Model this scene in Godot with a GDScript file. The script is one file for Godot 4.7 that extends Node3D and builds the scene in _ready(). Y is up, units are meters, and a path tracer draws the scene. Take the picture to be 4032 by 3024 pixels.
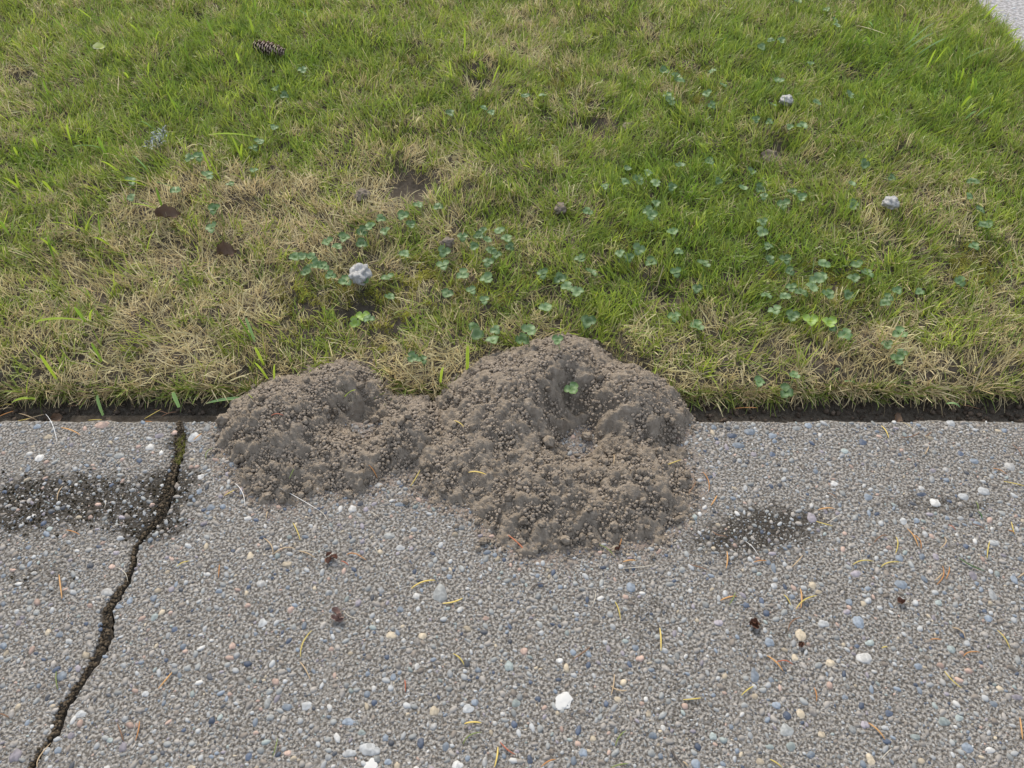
extends Node3D
# A lawn edge with two molehills spilling over an exposed-aggregate pavement.
# x to the right, y up, z towards the viewer; the pavement's top lies at y = 0.

const MOUNDS := [
	{"bumps": [[-0.3450, -0.7150, 0.1050, 0.0660], [-0.2450, -0.6720, 0.0850, 0.0400], [-0.1700, -0.7000, 0.0780, 0.0460], [-0.2750, -0.7650, 0.0850, 0.0500], [-0.3350, -0.6450, 0.0750, 0.0300]],
	"hollows": [[-0.2280, -0.7220, 0.0520, 0.0480], [-0.3000, -0.6100, 0.0300, 0.0040]]},
	{"bumps": [[0.0200, -0.7350, 0.1450, 0.0800], [0.0850, -0.8050, 0.1050, 0.0660], [0.1720, -0.7350, 0.1050, 0.0760], [0.0500, -0.6150, 0.1250, 0.0480], [0.1550, -0.6150, 0.1120, 0.0440], [-0.0650, -0.6600, 0.0980, 0.0340]],
	"hollows": [[0.0980, -0.6900, 0.0560, 0.0600], [0.0850, -0.7520, 0.0280, 0.0220], [0.1180, -0.5950, 0.0280, 0.0180], [0.0600, -0.6550, 0.0250, 0.0080]]}]
const CRACK := [Vector2(-0.5138,-0.7312), Vector2(-0.5104,-0.7188), Vector2(-0.4942,-0.6779), Vector2(-0.4921,-0.6321), Vector2(-0.4885,-0.6058), Vector2(-0.4872,-0.5781), Vector2(-0.4910,-0.5512), Vector2(-0.5091,-0.5174), Vector2(-0.5124,-0.5000), Vector2(-0.5075,-0.4737), Vector2(-0.5090,-0.4518), Vector2(-0.5174,-0.4166), Vector2(-0.5061,-0.3830), Vector2(-0.5101,-0.3571), Vector2(-0.5249,-0.3108), Vector2(-0.5294,-0.2902), Vector2(-0.5298,-0.2674), Vector2(-0.5408,-0.2426), Vector2(-0.5449,-0.2238)]
# straw, moss and bare places of the lawn: x, z, radius, weight
const STRAW := [[-0.634,-1.165,0.241,0.50], [-0.261,-1.277,0.212,0.50], [-0.699,-0.813,0.163,0.35], [-0.461,-0.841,0.186,0.35], [-0.110,-0.841,0.103,0.40], [0.523,-0.813,0.183,0.40], [0.319,-0.813,0.122,0.30], [0.801,-0.898,0.128,0.30], [0.790,-1.244,0.125,0.35], [0.734,-1.698,0.101,0.35], [-0.010,-1.950,0.227,0.20], [-0.507,-1.244,0.150,0.30], [-1.164,-1.698,0.119,0.30], [0.728,-1.794,0.258,-0.45], [0.360,-1.372,0.147,-0.40], [0.306,-1.165,0.169,-0.30], [0.482,-1.092,0.177,-0.30], [-0.793,-1.535,0.213,-0.20], [1.023,-1.675,0.207,-0.50], [-0.471,-1.794,0.185,-0.20], [-0.460,-1.399,0.138,-0.30], [0.151,-1.023,0.113,-0.15], [-0.723,-1.950,0.292,-0.25]]
const MOSS := [[-0.250,-0.971,0.101,0.90], [-0.145,-1.050,0.055,0.70], [-0.030,-1.010,0.072,0.60], [0.231,-1.143,0.072,0.50], [0.451,-1.794,0.068,0.80], [0.561,-1.037,0.091,0.60], [0.847,-1.071,0.069,0.90], [0.109,-1.698,0.071,0.60], [-0.225,-1.794,0.074,0.50], [0.428,-1.642,0.052,0.60], [0.046,-1.475,0.066,0.40], [-0.363,-0.991,0.053,0.50]]
const BARE := [[-0.193,-1.318,0.044,1.00], [-0.234,-1.310,0.056,0.50], [0.182,-1.540,0.034,1.00], [0.270,-1.004,0.025,0.90], [0.073,-0.991,0.022,0.90], [-0.272,-0.943,0.033,1.00], [-0.194,-0.904,0.017,0.80], [-0.082,-1.722,0.033,1.00], [0.559,-1.441,0.022,0.90], [0.341,-1.427,0.027,1.00], [-0.846,-2.071,0.040,0.90], [-1.189,-1.745,0.042,0.90], [0.816,-1.757,0.036,0.80], [0.762,-1.545,0.034,0.60], [0.403,-1.044,0.027,0.60], [-0.278,-1.092,0.012,0.80], [-0.203,-1.587,0.017,0.60], [-0.668,-0.971,0.013,0.60], [0.484,-0.852,0.021,0.50], [-0.037,-0.934,0.017,0.70], [0.273,-0.959,0.018,0.50]]
# dark algae on the concrete: x, z, radius x, radius z, weight
const ALGAE := [[-0.605,-0.580,0.145,0.045,1.00], [-0.493,-0.610,0.030,0.030,1.00], [-0.501,-0.537,0.039,0.024,1.10], [-0.631,-0.463,0.064,0.039,0.45], [-0.705,-0.568,0.054,0.056,0.60], [0.371,-0.543,0.071,0.035,0.85], [0.291,-0.515,0.070,0.031,0.60], [0.609,-0.574,0.094,0.021,0.55], [0.178,-0.410,0.036,0.072,0.35], [0.206,-0.290,0.048,0.045,0.35], [0.426,-0.434,0.100,0.067,0.25], [-0.556,-0.245,0.035,0.016,0.30], [0.316,-0.383,0.051,0.045,0.25], [0.457,-0.320,0.092,0.058,0.20], [-0.508,-0.687,0.019,0.033,0.70], [-0.301,-0.508,0.104,0.030,0.20]]
# conspicuous stones set in the concrete: colour, x, z, radius x, radius z
const STONES := [["a",-0.0953,-0.4382,0.0111,0.0149], ["d",-0.0040,-0.3433,0.0063,0.0072], ["c",0.1564,-0.4469,0.0075,0.0074], ["d",0.0044,-0.2992,0.0055,0.0050], ["c",-0.0445,-0.3001,0.0048,0.0043], ["b",-0.1645,-0.2475,0.0133,0.0074], ["c",-0.1927,-0.2781,0.0082,0.0045], ["b",-0.1871,-0.2434,0.0089,0.0046], ["n",-0.1055,-0.2542,0.0043,0.0070], ["c",-0.0768,-0.2509,0.0043,0.0053], ["n",0.0201,-0.2368,0.0035,0.0055], ["c",0.0814,-0.2442,0.0057,0.0049], ["w",-0.0625,-0.2311,0.0067,0.0048], ["t",0.1265,-0.3036,0.0041,0.0036], ["r",0.0152,-0.3616,0.0050,0.0058], ["b",0.0008,-0.4149,0.0036,0.0029], ["w",-0.1253,-0.4350,0.0052,0.0047], ["b",-0.0525,-0.2929,0.0073,0.0056], ["t",-0.0927,-0.2903,0.0062,0.0060], ["t",-0.1132,-0.3813,0.0055,0.0048], ["t",-0.1533,-0.3823,0.0074,0.0052], ["r",-0.0338,-0.4046,0.0040,0.0033], ["c",-0.1472,-0.2601,0.0039,0.0044], ["c",-0.1452,-0.3302,0.0038,0.0048], ["c",-0.1448,-0.4166,0.0048,0.0046], ["b",-0.1531,-0.5050,0.0063,0.0047], ["a",-0.1697,-0.5232,0.0081,0.0048], ["c",-0.0419,-0.3386,0.0045,0.0034], ["d",-0.0068,-0.3433,0.0030,0.0030], ["w",0.0590,-0.3500,0.0046,0.0038], ["c",0.1542,-0.3664,0.0046,0.0043], ["t",0.0939,-0.2592,0.0039,0.0037], ["w",0.1769,-0.2712,0.0029,0.0038], ["t",0.1615,-0.2868,0.0033,0.0045], ["c",-0.0834,-0.4622,0.0041,0.0040], ["c",0.1565,-0.4480,0.0028,0.0030], ["t",-0.1309,-0.2303,0.0035,0.0042], ["c",-0.1418,-0.2344,0.0046,0.0036], ["d",-0.1757,-0.2660,0.0047,0.0034], ["w",-0.1171,-0.3433,0.0034,0.0042], ["c",0.3230,-0.3733,0.0070,0.0067], ["t",0.3649,-0.3823,0.0070,0.0083], ["c",0.4430,-0.3994,0.0083,0.0097], ["b",0.3971,-0.3974,0.0083,0.0053], ["v",0.2643,-0.3984,0.0067,0.0049], ["c",0.2962,-0.3320,0.0053,0.0097], ["t",0.3504,-0.3538,0.0046,0.0050], ["t",0.3926,-0.3471,0.0061,0.0049], ["w",0.4372,-0.3529,0.0111,0.0084], ["d",0.4497,-0.3723,0.0066,0.0047], ["c",0.5243,-0.4893,0.0058,0.0055], ["c",0.5141,-0.4512,0.0094,0.0070], ["c",0.4999,-0.3433,0.0057,0.0045], ["d",0.5486,-0.3645,0.0058,0.0054], ["b",0.6287,-0.4371,0.0053,0.0098], ["v",0.6140,-0.4644,0.0058,0.0075], ["c",0.6667,-0.4578,0.0045,0.0075], ["d",0.5078,-0.2781,0.0080,0.0059], ["a",0.3204,-0.2686,0.0090,0.0078], ["d",0.3217,-0.2509,0.0064,0.0060], ["t",0.4092,-0.2368,0.0049,0.0075], ["c",0.5250,-0.2492,0.0068,0.0060], ["w",0.5498,-0.2467,0.0064,0.0036], ["n",0.3251,-0.2850,0.0051,0.0052], ["n",0.4463,-0.2876,0.0048,0.0042], ["d",0.2336,-0.2618,0.0050,0.0047], ["c",0.2092,-0.2320,0.0056,0.0061], ["v",0.4208,-0.5511,0.0074,0.0093], ["b",0.5481,-0.5462,0.0056,0.0064], ["v",0.4583,-0.4667,0.0082,0.0053], ["c",0.5669,-0.5474,0.0048,0.0044], ["c",0.6494,-0.5425,0.0056,0.0039], ["b",0.6611,-0.5125,0.0085,0.0047], ["v",0.5742,-0.4915,0.0046,0.0055], ["n",0.3035,-0.4223,0.0048,0.0042], ["n",0.3248,-0.4286,0.0036,0.0047], ["t",0.3419,-0.2868,0.0048,0.0059], ["c",0.3157,-0.2965,0.0059,0.0053], ["c",0.3994,-0.3063,0.0037,0.0029], ["c",0.4388,-0.4265,0.0048,0.0055], ["t",0.3965,-0.4501,0.0053,0.0061], ["t",0.4022,-0.4404,0.0045,0.0030], ["d",0.5548,-0.4254,0.0048,0.0051], ["c",0.6107,-0.4046,0.0063,0.0049], ["d",0.5276,-0.2824,0.0051,0.0038], ["d",0.4693,-0.2609,0.0061,0.0040], ["v",0.4142,-0.2746,0.0058,0.0048], ["b",0.4366,-0.2712,0.0047,0.0031], ["t",0.3606,-0.2635,0.0050,0.0041], ["t",0.2826,-0.2344,0.0053,0.0042], ["a",0.3982,-0.2694,0.0047,0.0051], ["w",0.5081,-0.4297,0.0044,0.0042], ["v",0.6060,-0.3063,0.0074,0.0036], ["c",0.5749,-0.2983,0.0048,0.0039], ["c",0.3509,-0.4745,0.0033,0.0081], ["c",-0.5276,-0.4149,0.0052,0.0050], ["r",-0.5078,-0.4656,0.0049,0.0058], ["c",-0.5204,-0.3519,0.0069,0.0065], ["c",-0.5499,-0.3311,0.0060,0.0063], ["c",-0.2679,-0.2947,0.0066,0.0042], ["v",-0.4491,-0.2500,0.0050,0.0063], ["w",-0.3322,-0.4523,0.0065,0.0057], ["n",-0.4290,-0.3903,0.0043,0.0040], ["w",-0.5322,-0.4404,0.0093,0.0060], ["c",-0.5226,-0.2467,0.0046,0.0040], ["b",-0.5113,-0.2868,0.0066,0.0045], ["r",-0.2574,-0.2434,0.0046,0.0036], ["n",-0.3019,-0.2401,0.0042,0.0049], ["b",-0.2453,-0.2965,0.0070,0.0060], ["r",-0.5373,-0.4768,0.0050,0.0036], ["c",-0.5096,-0.4208,0.0044,0.0034], ["c",-0.4679,-0.4318,0.0048,0.0055], ["d",-0.4594,-0.4066,0.0048,0.0058], ["t",-0.3553,-0.4927,0.0042,0.0060], ["a",-0.5264,-0.2956,0.0059,0.0035], ["v",-0.6304,-0.3984,0.0039,0.0041], ["v",-0.5691,-0.2409,0.0078,0.0082], ["t",-0.3640,-0.2279,0.0053,0.0032], ["b",-0.3189,-0.3984,0.0059,0.0065], ["b",-0.4417,-0.3100,0.0048,0.0040], ["t",-0.3027,-0.4801,0.0071,0.0054], ["d",-0.6433,-0.5340,0.0047,0.0039], ["c",-0.5724,-0.3833,0.0051,0.0044], ["c",-0.4981,-0.4286,0.0040,0.0055], ["v",-0.5134,-0.2626,0.0043,0.0041], ["d",-0.4668,-0.2576,0.0039,0.0030], ["n",-0.5214,-0.3684,0.0043,0.0047], ["r",-0.3504,-0.3684,0.0046,0.0051], ["w",-0.7042,-0.6529,0.0074,0.0077], ["w",-0.5457,-0.6726,0.0074,0.0068], ["t",-0.7064,-0.6912,0.0075,0.0058], ["a",-0.5871,-0.6571,0.0078,0.0056], ["r",-0.6322,-0.7147,0.0124,0.0077], ["c",-0.7309,-0.7117,0.0066,0.0053], ["v",-0.5381,-0.6941,0.0080,0.0052], ["b",-0.4833,-0.6912,0.0117,0.0098], ["a",-0.4690,-0.7088,0.0057,0.0082], ["c",-0.4131,-0.6419,0.0069,0.0060], ["a",-0.7787,-0.7237,0.0143,0.0054], ["c",-0.4511,-0.5952,0.0044,0.0052], ["c",-0.3393,-0.5810,0.0088,0.0046], ["c",-0.4277,-0.5683,0.0061,0.0055], ["c",-0.7136,-0.6337,0.0036,0.0065], ["w",-0.4554,-0.6202,0.0054,0.0053], ["c",0.3639,-0.7014,0.0099,0.0070], ["c",0.3414,-0.6760,0.0098,0.0057], ["n",0.3354,-0.6941,0.0085,0.0052], ["c",0.3965,-0.6941,0.0071,0.0058], ["d",0.4991,-0.6655,0.0056,0.0051], ["n",0.5306,-0.6820,0.0065,0.0063], ["b",0.6798,-0.5952,0.0102,0.0072], ["c",0.5101,-0.5854,0.0066,0.0061], ["w",0.6029,-0.5759,0.0088,0.0076], ["w",0.7354,-0.6378,0.0091,0.0082], ["c",0.6866,-0.6474,0.0069,0.0055], ["n",0.3891,-0.6599,0.0046,0.0050], ["a",0.4365,-0.7088,0.0071,0.0047], ["c",0.4565,-0.7132,0.0062,0.0059], ["n",0.6712,-0.6613,0.0046,0.0050], ["v",0.6190,-0.6310,0.0050,0.0038], ["w",0.6388,-0.6324,0.0045,0.0043], ["v",0.3614,-0.6599,0.0051,0.0045], ["w",0.5915,-0.6004,0.0049,0.0042], ["c",0.4461,-0.6296,0.0045,0.0049], ["w",0.4676,-0.6083,0.0058,0.0047], ["c",0.3099,-0.7103,0.0047,0.0053], ["b",0.6475,-0.5861,0.0084,0.0067], ["n",0.5880,-0.5900,0.0080,0.0036], ["b",0.6780,-0.7177,0.0071,0.0065], ["c",-0.1595,-0.5734,0.0079,0.0035], ["w",-0.2265,-0.5658,0.0066,0.0065], ["w",-0.1938,-0.6056,0.0067,0.0047]]
# fallen fir needles: colour, then three points
const NEEDLES := [
	["o",-0.6190,0.0000,-0.5311,-0.6077,0.0000,-0.5284,-0.5963,0.0000,-0.5239],
	["O",-0.6027,0.0000,-0.4644,-0.5934,0.0000,-0.4469,-0.5858,0.0000,-0.4303],
	["p",-0.5577,0.0000,-0.5335,-0.5510,0.0000,-0.5375,-0.5433,0.0000,-0.5401],
	["y",-0.4494,0.0000,-0.4761,-0.4424,0.0000,-0.4809,-0.4342,0.0000,-0.4842],
	["k",-0.4083,0.0000,-0.4667,-0.4052,0.0000,-0.4790,-0.3922,0.0000,-0.4824],
	["o",-0.3928,0.0000,-0.4790,-0.3905,0.0000,-0.4694,-0.3896,0.0000,-0.4600],
	["t",-0.3420,0.0000,-0.5191,-0.3284,0.0000,-0.5066,-0.3242,0.0000,-0.4939],
	["t",-0.3242,0.0000,-0.4939,-0.3092,0.0000,-0.5031,-0.2953,0.0000,-0.5020],
	["p",-0.2917,0.0000,-0.4996,-0.2777,0.0000,-0.4985,-0.2636,0.0000,-0.4950],
	["t",-0.2895,0.0000,-0.4989,-0.2774,0.0000,-0.4950,-0.2658,0.0000,-0.4893],
	["y",-0.3058,0.0000,-0.5425,-0.2973,0.0000,-0.5293,-0.2907,0.0000,-0.5153],
	["y",-0.2537,0.0000,-0.3879,-0.2618,0.0000,-0.3704,-0.2614,0.0000,-0.3538],
	["t",-0.2617,0.0000,-0.3481,-0.2523,0.0000,-0.3377,-0.2446,0.0000,-0.3255],
	["O",-0.4157,0.0000,-0.3352,-0.4204,0.0000,-0.3246,-0.4269,0.0000,-0.3154],
	["o",-0.4377,0.0000,-0.2781,-0.4350,0.0000,-0.2677,-0.4356,0.0000,-0.2562],
	["b",-0.4628,0.0000,-0.2755,-0.4552,0.0000,-0.2659,-0.4492,0.0000,-0.2559],
	["g",-0.2717,0.0000,-0.2592,-0.2716,0.0000,-0.2490,-0.2734,0.0000,-0.2393],
	["g",-0.5577,0.0000,-0.3367,-0.5530,0.0000,-0.3255,-0.5474,0.0000,-0.3145],
	["t",-0.5326,0.0000,-0.2542,-0.5391,0.0000,-0.2377,-0.5374,0.0000,-0.2281],
	["p",-0.5305,0.0000,-0.4752,-0.5154,0.0000,-0.4667,-0.5084,0.0000,-0.4545],
	["t",-0.3452,0.0000,-0.5610,-0.3445,0.0000,-0.5547,-0.3448,0.0000,-0.5486],
	["p",-0.2700,0.0000,-0.5610,-0.2634,0.0000,-0.5540,-0.2579,0.0000,-0.5462],
	["b",-0.6063,0.0000,-0.2868,-0.5995,0.0000,-0.2850,-0.5926,0.0000,-0.2824],
	["o",-0.2242,0.0000,-0.4934,-0.2128,0.0000,-0.4943,-0.1960,0.0000,-0.4851],
	["r",-0.2302,0.0000,-0.4842,-0.2244,0.0000,-0.4815,-0.2190,0.0000,-0.4779],
	["R",-0.0055,0.0060,-0.5199,0.0093,0.0030,-0.5074,0.0218,0.0000,-0.4927],
	["Y",-0.1322,0.0000,-0.4451,-0.1176,0.0000,-0.4534,-0.1011,0.0000,-0.4563],
	["Y",-0.0898,0.0000,-0.4240,-0.0754,0.0000,-0.4254,-0.0640,0.0000,-0.4314],
	["k",0.0231,0.0000,-0.4415,0.0314,0.0000,-0.4490,0.0457,0.0000,-0.4512],
	["y",-0.0731,0.0000,-0.3583,-0.0642,0.0000,-0.3519,-0.0591,0.0000,-0.3443],
	["r",-0.1304,0.0000,-0.3264,-0.1287,0.0000,-0.3191,-0.1283,0.0000,-0.3118],
	["Y",-0.0558,0.0000,-0.2755,-0.0459,0.0000,-0.2767,-0.0359,0.0000,-0.2763],
	["g",-0.0564,0.0000,-0.2529,-0.0495,0.0000,-0.2618,-0.0353,0.0000,-0.2660],
	["r",-0.0139,0.0000,-0.2555,-0.0055,0.0000,-0.2467,0.0039,0.0000,-0.2418],
	["Y",-0.0162,0.0000,-0.2500,-0.0170,0.0000,-0.2393,-0.0200,0.0000,-0.2281],
	["o",0.0331,0.0000,-0.2287,0.0412,0.0000,-0.2341,0.0501,0.0000,-0.2368],
	["p",0.1092,0.0000,-0.4404,0.1078,0.0000,-0.4297,0.1038,0.0000,-0.4208],
	["y",0.1337,0.0000,-0.4265,0.1373,0.0000,-0.4149,0.1387,0.0000,-0.4015],
	["Y",0.1876,0.0000,-0.3913,0.1871,0.0000,-0.3783,0.1854,0.0000,-0.3616],
	["t",0.1249,0.0000,-0.3330,0.1227,0.0000,-0.3198,0.1185,0.0000,-0.3072],
	["g",0.1171,0.0000,-0.5090,0.1292,0.0000,-0.5020,0.1397,0.0000,-0.4893],
	["O",0.1495,0.0000,-0.4829,0.1583,0.0000,-0.4845,0.1670,0.0000,-0.4847],
	["p",0.1487,0.0000,-0.4734,0.1705,0.0000,-0.4745,0.1939,0.0000,-0.4795],
	["o",0.1499,0.0050,-0.5157,0.1481,0.0020,-0.5095,0.1451,0.0000,-0.5031],
	["b",0.0973,0.0000,-0.3664,0.0863,0.0000,-0.3578,0.0743,0.0000,-0.3510],
	["k",0.1819,0.0000,-0.2475,0.1868,0.0000,-0.2377,0.1937,0.0000,-0.2281],
	["p",-0.2162,0.0000,-0.4139,-0.2072,0.0000,-0.4056,-0.1941,0.0000,-0.4042],
	["p",-0.2030,0.0000,-0.5610,-0.1939,0.0000,-0.5562,-0.1854,0.0000,-0.5499],
	["g",0.1119,0.0000,-0.2279,0.1221,0.0000,-0.2307,0.1325,0.0000,-0.2320],
	["g",0.1192,0.0000,-0.2509,0.1245,0.0000,-0.2609,0.1332,0.0000,-0.2677],
	["p",-0.1867,0.0000,-0.5043,-0.1840,0.0000,-0.4998,-0.1819,0.0000,-0.4950],
	["p",-0.1514,0.0000,-0.4545,-0.1491,0.0000,-0.4486,-0.1476,0.0000,-0.4425],
	["t",0.1194,0.0000,-0.3191,0.1274,0.0000,-0.3136,0.1385,0.0000,-0.3136],
	["y",0.4251,0.0000,-0.5449,0.4342,0.0000,-0.5401,0.4464,0.0000,-0.5376],
	["p",0.4389,0.0000,-0.5418,0.4505,0.0000,-0.5486,0.4649,0.0000,-0.5580],
	["b",0.2774,0.0000,-0.5296,0.2836,0.0000,-0.5225,0.2973,0.0000,-0.5215],
	["w",0.3203,0.0000,-0.5137,0.3276,0.0000,-0.5042,0.3331,0.0000,-0.4934],
	["O",0.2921,0.0000,-0.4985,0.2902,0.0000,-0.4858,0.2866,0.0000,-0.4734],
	["b",0.2383,0.0000,-0.4797,0.2495,0.0000,-0.4745,0.2625,0.0000,-0.4716],
	["o",0.3252,0.0000,-0.4824,0.3345,0.0000,-0.4841,0.3437,0.0000,-0.4842],
	["t",0.3936,0.0000,-0.4927,0.3844,0.0000,-0.4832,0.3743,0.0000,-0.4752],
	["y",0.4577,0.0000,-0.4790,0.4717,0.0000,-0.4842,0.4871,0.0000,-0.4835],
	["y",0.4945,0.0000,-0.4756,0.5062,0.0000,-0.4813,0.5232,0.0000,-0.4824],
	["p",0.4698,0.0000,-0.5031,0.4711,0.0000,-0.4941,0.4708,0.0000,-0.4847],
	["b",0.4955,0.0000,-0.5113,0.5079,0.0000,-0.5208,0.5191,0.0000,-0.5225],
	["y",0.5288,0.0000,-0.5208,0.5271,0.0000,-0.5090,0.5199,0.0000,-0.4950],
	["O",0.5487,0.0000,-0.5335,0.5528,0.0000,-0.5203,0.5544,0.0000,-0.5059],
	["o",0.5529,0.0000,-0.5248,0.5591,0.0000,-0.5149,0.5566,0.0000,-0.5013],
	["t",0.5952,0.0000,-0.5208,0.5935,0.0000,-0.5113,0.5829,0.0000,-0.5031],
	["r",0.6079,0.0000,-0.5393,0.6118,0.0000,-0.5353,0.6147,0.0000,-0.5304],
	["b",0.6414,0.0000,-0.5413,0.6491,0.0000,-0.5366,0.6554,0.0000,-0.5304],
	["y",0.6975,0.0000,-0.5442,0.6944,0.0000,-0.5340,0.6936,0.0000,-0.5244],
	["o",0.6878,0.0000,-0.5311,0.6917,0.0000,-0.5284,0.6948,0.0000,-0.5248],
	["y",0.6552,0.0000,-0.5137,0.6469,0.0000,-0.5008,0.6414,0.0000,-0.4881],
	["G",0.6037,0.0000,-0.4893,0.6146,0.0000,-0.4768,0.6306,0.0000,-0.4700],
	["o",0.5773,0.0000,-0.4768,0.5725,0.0000,-0.4622,0.5600,0.0000,-0.4501],
	["o",0.5862,0.0000,-0.4756,0.5811,0.0000,-0.4665,0.5750,0.0000,-0.4578],
	["t",0.5737,0.0000,-0.4667,0.5666,0.0000,-0.4607,0.5591,0.0000,-0.4556],
	["O",0.2708,0.0000,-0.4280,0.2820,0.0000,-0.4319,0.2933,0.0000,-0.4339],
	["g",0.2926,0.0000,-0.4393,0.2876,0.0000,-0.4304,0.2815,0.0000,-0.4223],
	["y",0.3551,0.0000,-0.4361,0.3582,0.0000,-0.4297,0.3612,0.0000,-0.4208],
	["O",0.3789,0.0000,-0.4447,0.3769,0.0000,-0.4310,0.3728,0.0000,-0.4174],
	["y",0.3978,0.0000,-0.4350,0.3788,0.0000,-0.4276,0.3665,0.0000,-0.4160],
	["b",0.3694,0.0000,-0.4050,0.3560,0.0000,-0.3984,0.3499,0.0000,-0.3873],
	["O",0.3164,0.0000,-0.3558,0.3251,0.0000,-0.3470,0.3318,0.0000,-0.3367],
	["r",0.3251,0.0000,-0.3475,0.3369,0.0000,-0.3490,0.3457,0.0000,-0.3443],
	["y",0.2752,0.0000,-0.3078,0.2834,0.0000,-0.3138,0.2922,0.0000,-0.3187],
	["y",0.2044,0.0000,-0.3027,0.2174,0.0000,-0.3031,0.2265,0.0000,-0.3049],
	["o",0.3647,0.0000,-0.3172,0.3649,0.0000,-0.3090,0.3637,0.0000,-0.3006],
	["y",0.5293,0.0000,-0.3367,0.5339,0.0000,-0.3246,0.5430,0.0000,-0.3163],
	["O",0.4183,0.0000,-0.2763,0.4262,0.0000,-0.2676,0.4320,0.0000,-0.2576],
	["y",0.2941,0.0000,-0.2368,0.2999,0.0000,-0.2328,0.3062,0.0000,-0.2281],
	["t",0.1946,0.0000,-0.2344,0.1976,0.0000,-0.2315,0.1999,0.0000,-0.2281],
	["O",0.5986,0.0000,-0.2824,0.5940,0.0000,-0.2694,0.5915,0.0000,-0.2579],
	["y",0.6150,0.0000,-0.3883,0.6191,0.0000,-0.3767,0.6207,0.0000,-0.3641],
	["o",0.5594,0.0000,-0.3548,0.5679,0.0000,-0.3596,0.5816,0.0000,-0.3602],
	["t",0.5588,0.0000,-0.3923,0.5683,0.0000,-0.3863,0.5698,0.0000,-0.3773],
	["o",0.5257,0.0000,-0.3763,0.5330,0.0000,-0.3764,0.5399,0.0000,-0.3753],
	["t",0.6837,0.0000,-0.4678,0.6773,0.0000,-0.4635,0.6707,0.0000,-0.4600],
	["y",0.4612,0.0000,-0.3655,0.4652,0.0000,-0.3663,0.4692,0.0000,-0.3664],
	["p",0.4207,0.0000,-0.2368,0.4287,0.0000,-0.2431,0.4375,0.0000,-0.2484],
	["G",0.6577,0.0000,-0.5610,0.6585,0.0000,-0.5550,0.6583,0.0000,-0.5486],
	["O",-0.6915,0.0000,-0.7079,-0.6742,0.0000,-0.7025,-0.6569,0.0000,-0.6941],
	["O",-0.4730,0.0000,-0.6970,-0.4772,0.0000,-0.6899,-0.4825,0.0000,-0.6840],
	["g",-0.4487,0.0000,-0.6703,-0.4557,0.0000,-0.6613,-0.4545,0.0000,-0.6502],
	["t",-0.6495,0.0000,-0.6022,-0.6505,0.0000,-0.5900,-0.6483,0.0000,-0.5784],
	["p",-0.5794,0.0000,-0.5797,-0.5768,0.0000,-0.5734,-0.5769,0.0000,-0.5658],
	["y",-0.3981,0.0000,-0.5965,-0.4047,0.0000,-0.5908,-0.4124,0.0000,-0.5866],
	["w",-0.4030,0.0000,-0.6083,-0.3869,0.0000,-0.5913,-0.3784,0.0000,-0.5683],
	["w",-0.3301,0.0110,-0.5921,-0.3016,0.0000,-0.5797,-0.2700,0.0000,-0.5610],
	["w",-0.7254,0.0000,-0.7342,-0.7042,0.0000,-0.7103,-0.6856,0.0000,-0.6769],
	["g",-0.3123,0.0210,-0.6250,-0.3151,0.0180,-0.6146,-0.3192,0.0160,-0.6045],
	["r",-0.3507,0.0590,-0.6858,-0.3417,0.0600,-0.6873,-0.3330,0.0580,-0.6866],
	["o",-0.2080,0.0170,-0.6283,-0.2010,0.0100,-0.6219,-0.1953,0.0040,-0.6136],
	["y",-0.1336,0.0090,-0.6245,-0.1396,0.0030,-0.6133,-0.1472,0.0000,-0.6017],
	["Y",-0.0621,0.0230,-0.6110,-0.0499,0.0230,-0.6110,-0.0348,0.0240,-0.6059],
	["y",-0.0869,0.0300,-0.6988,-0.0784,0.0350,-0.6900,-0.0708,0.0380,-0.6813],
	["t",0.1473,0.0290,-0.6379,0.1463,0.0330,-0.6266,0.1446,0.0340,-0.6176],
	["y",0.2493,0.0060,-0.6447,0.2361,0.0150,-0.6331,0.2231,0.0230,-0.6242],
	["Y",0.5678,0.0000,-0.7117,0.5706,0.0000,-0.7005,0.5716,0.0000,-0.6883],
	["b",0.5904,0.0000,-0.6898,0.6070,0.0000,-0.6904,0.6231,0.0000,-0.7000],
	["b",0.6408,0.0000,-0.7000,0.6347,0.0000,-0.6951,0.6284,0.0000,-0.6912],
	["o",0.2800,0.0000,-0.6269,0.2851,0.0000,-0.6096,0.2823,0.0000,-0.5926],
	["b",0.2674,0.0000,-0.6109,0.2603,0.0020,-0.5986,0.2517,0.0050,-0.5869],
	["O",0.2935,0.0000,-0.5866,0.2882,0.0000,-0.5780,0.2820,0.0000,-0.5703],
	["b",0.4530,0.0000,-0.5913,0.4594,0.0000,-0.5868,0.4646,0.0000,-0.5810],
	["w",0.6413,0.0000,-0.6176,0.6395,0.0000,-0.6135,0.6373,0.0000,-0.6096],
	["o",0.7075,0.0000,-0.6337,0.7163,0.0000,-0.6293,0.7235,0.0000,-0.6229],
	["y",0.7141,0.0000,-0.6109,0.7287,0.0000,-0.6056,0.7415,0.0000,-0.6030],
	["O",0.4325,0.0000,-0.5633,0.4445,0.0000,-0.5653,0.4560,0.0000,-0.5653],
	["g",0.6606,0.0000,-0.5772,0.6601,0.0000,-0.5703,0.6585,0.0000,-0.5633],
	["b",0.7539,0.0000,-0.6769,0.7581,0.0000,-0.6656,0.7600,0.0000,-0.6529],
	["t",0.6266,0.0000,-0.6726,0.6216,0.0000,-0.6652,0.6160,0.0000,-0.6585]]
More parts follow.
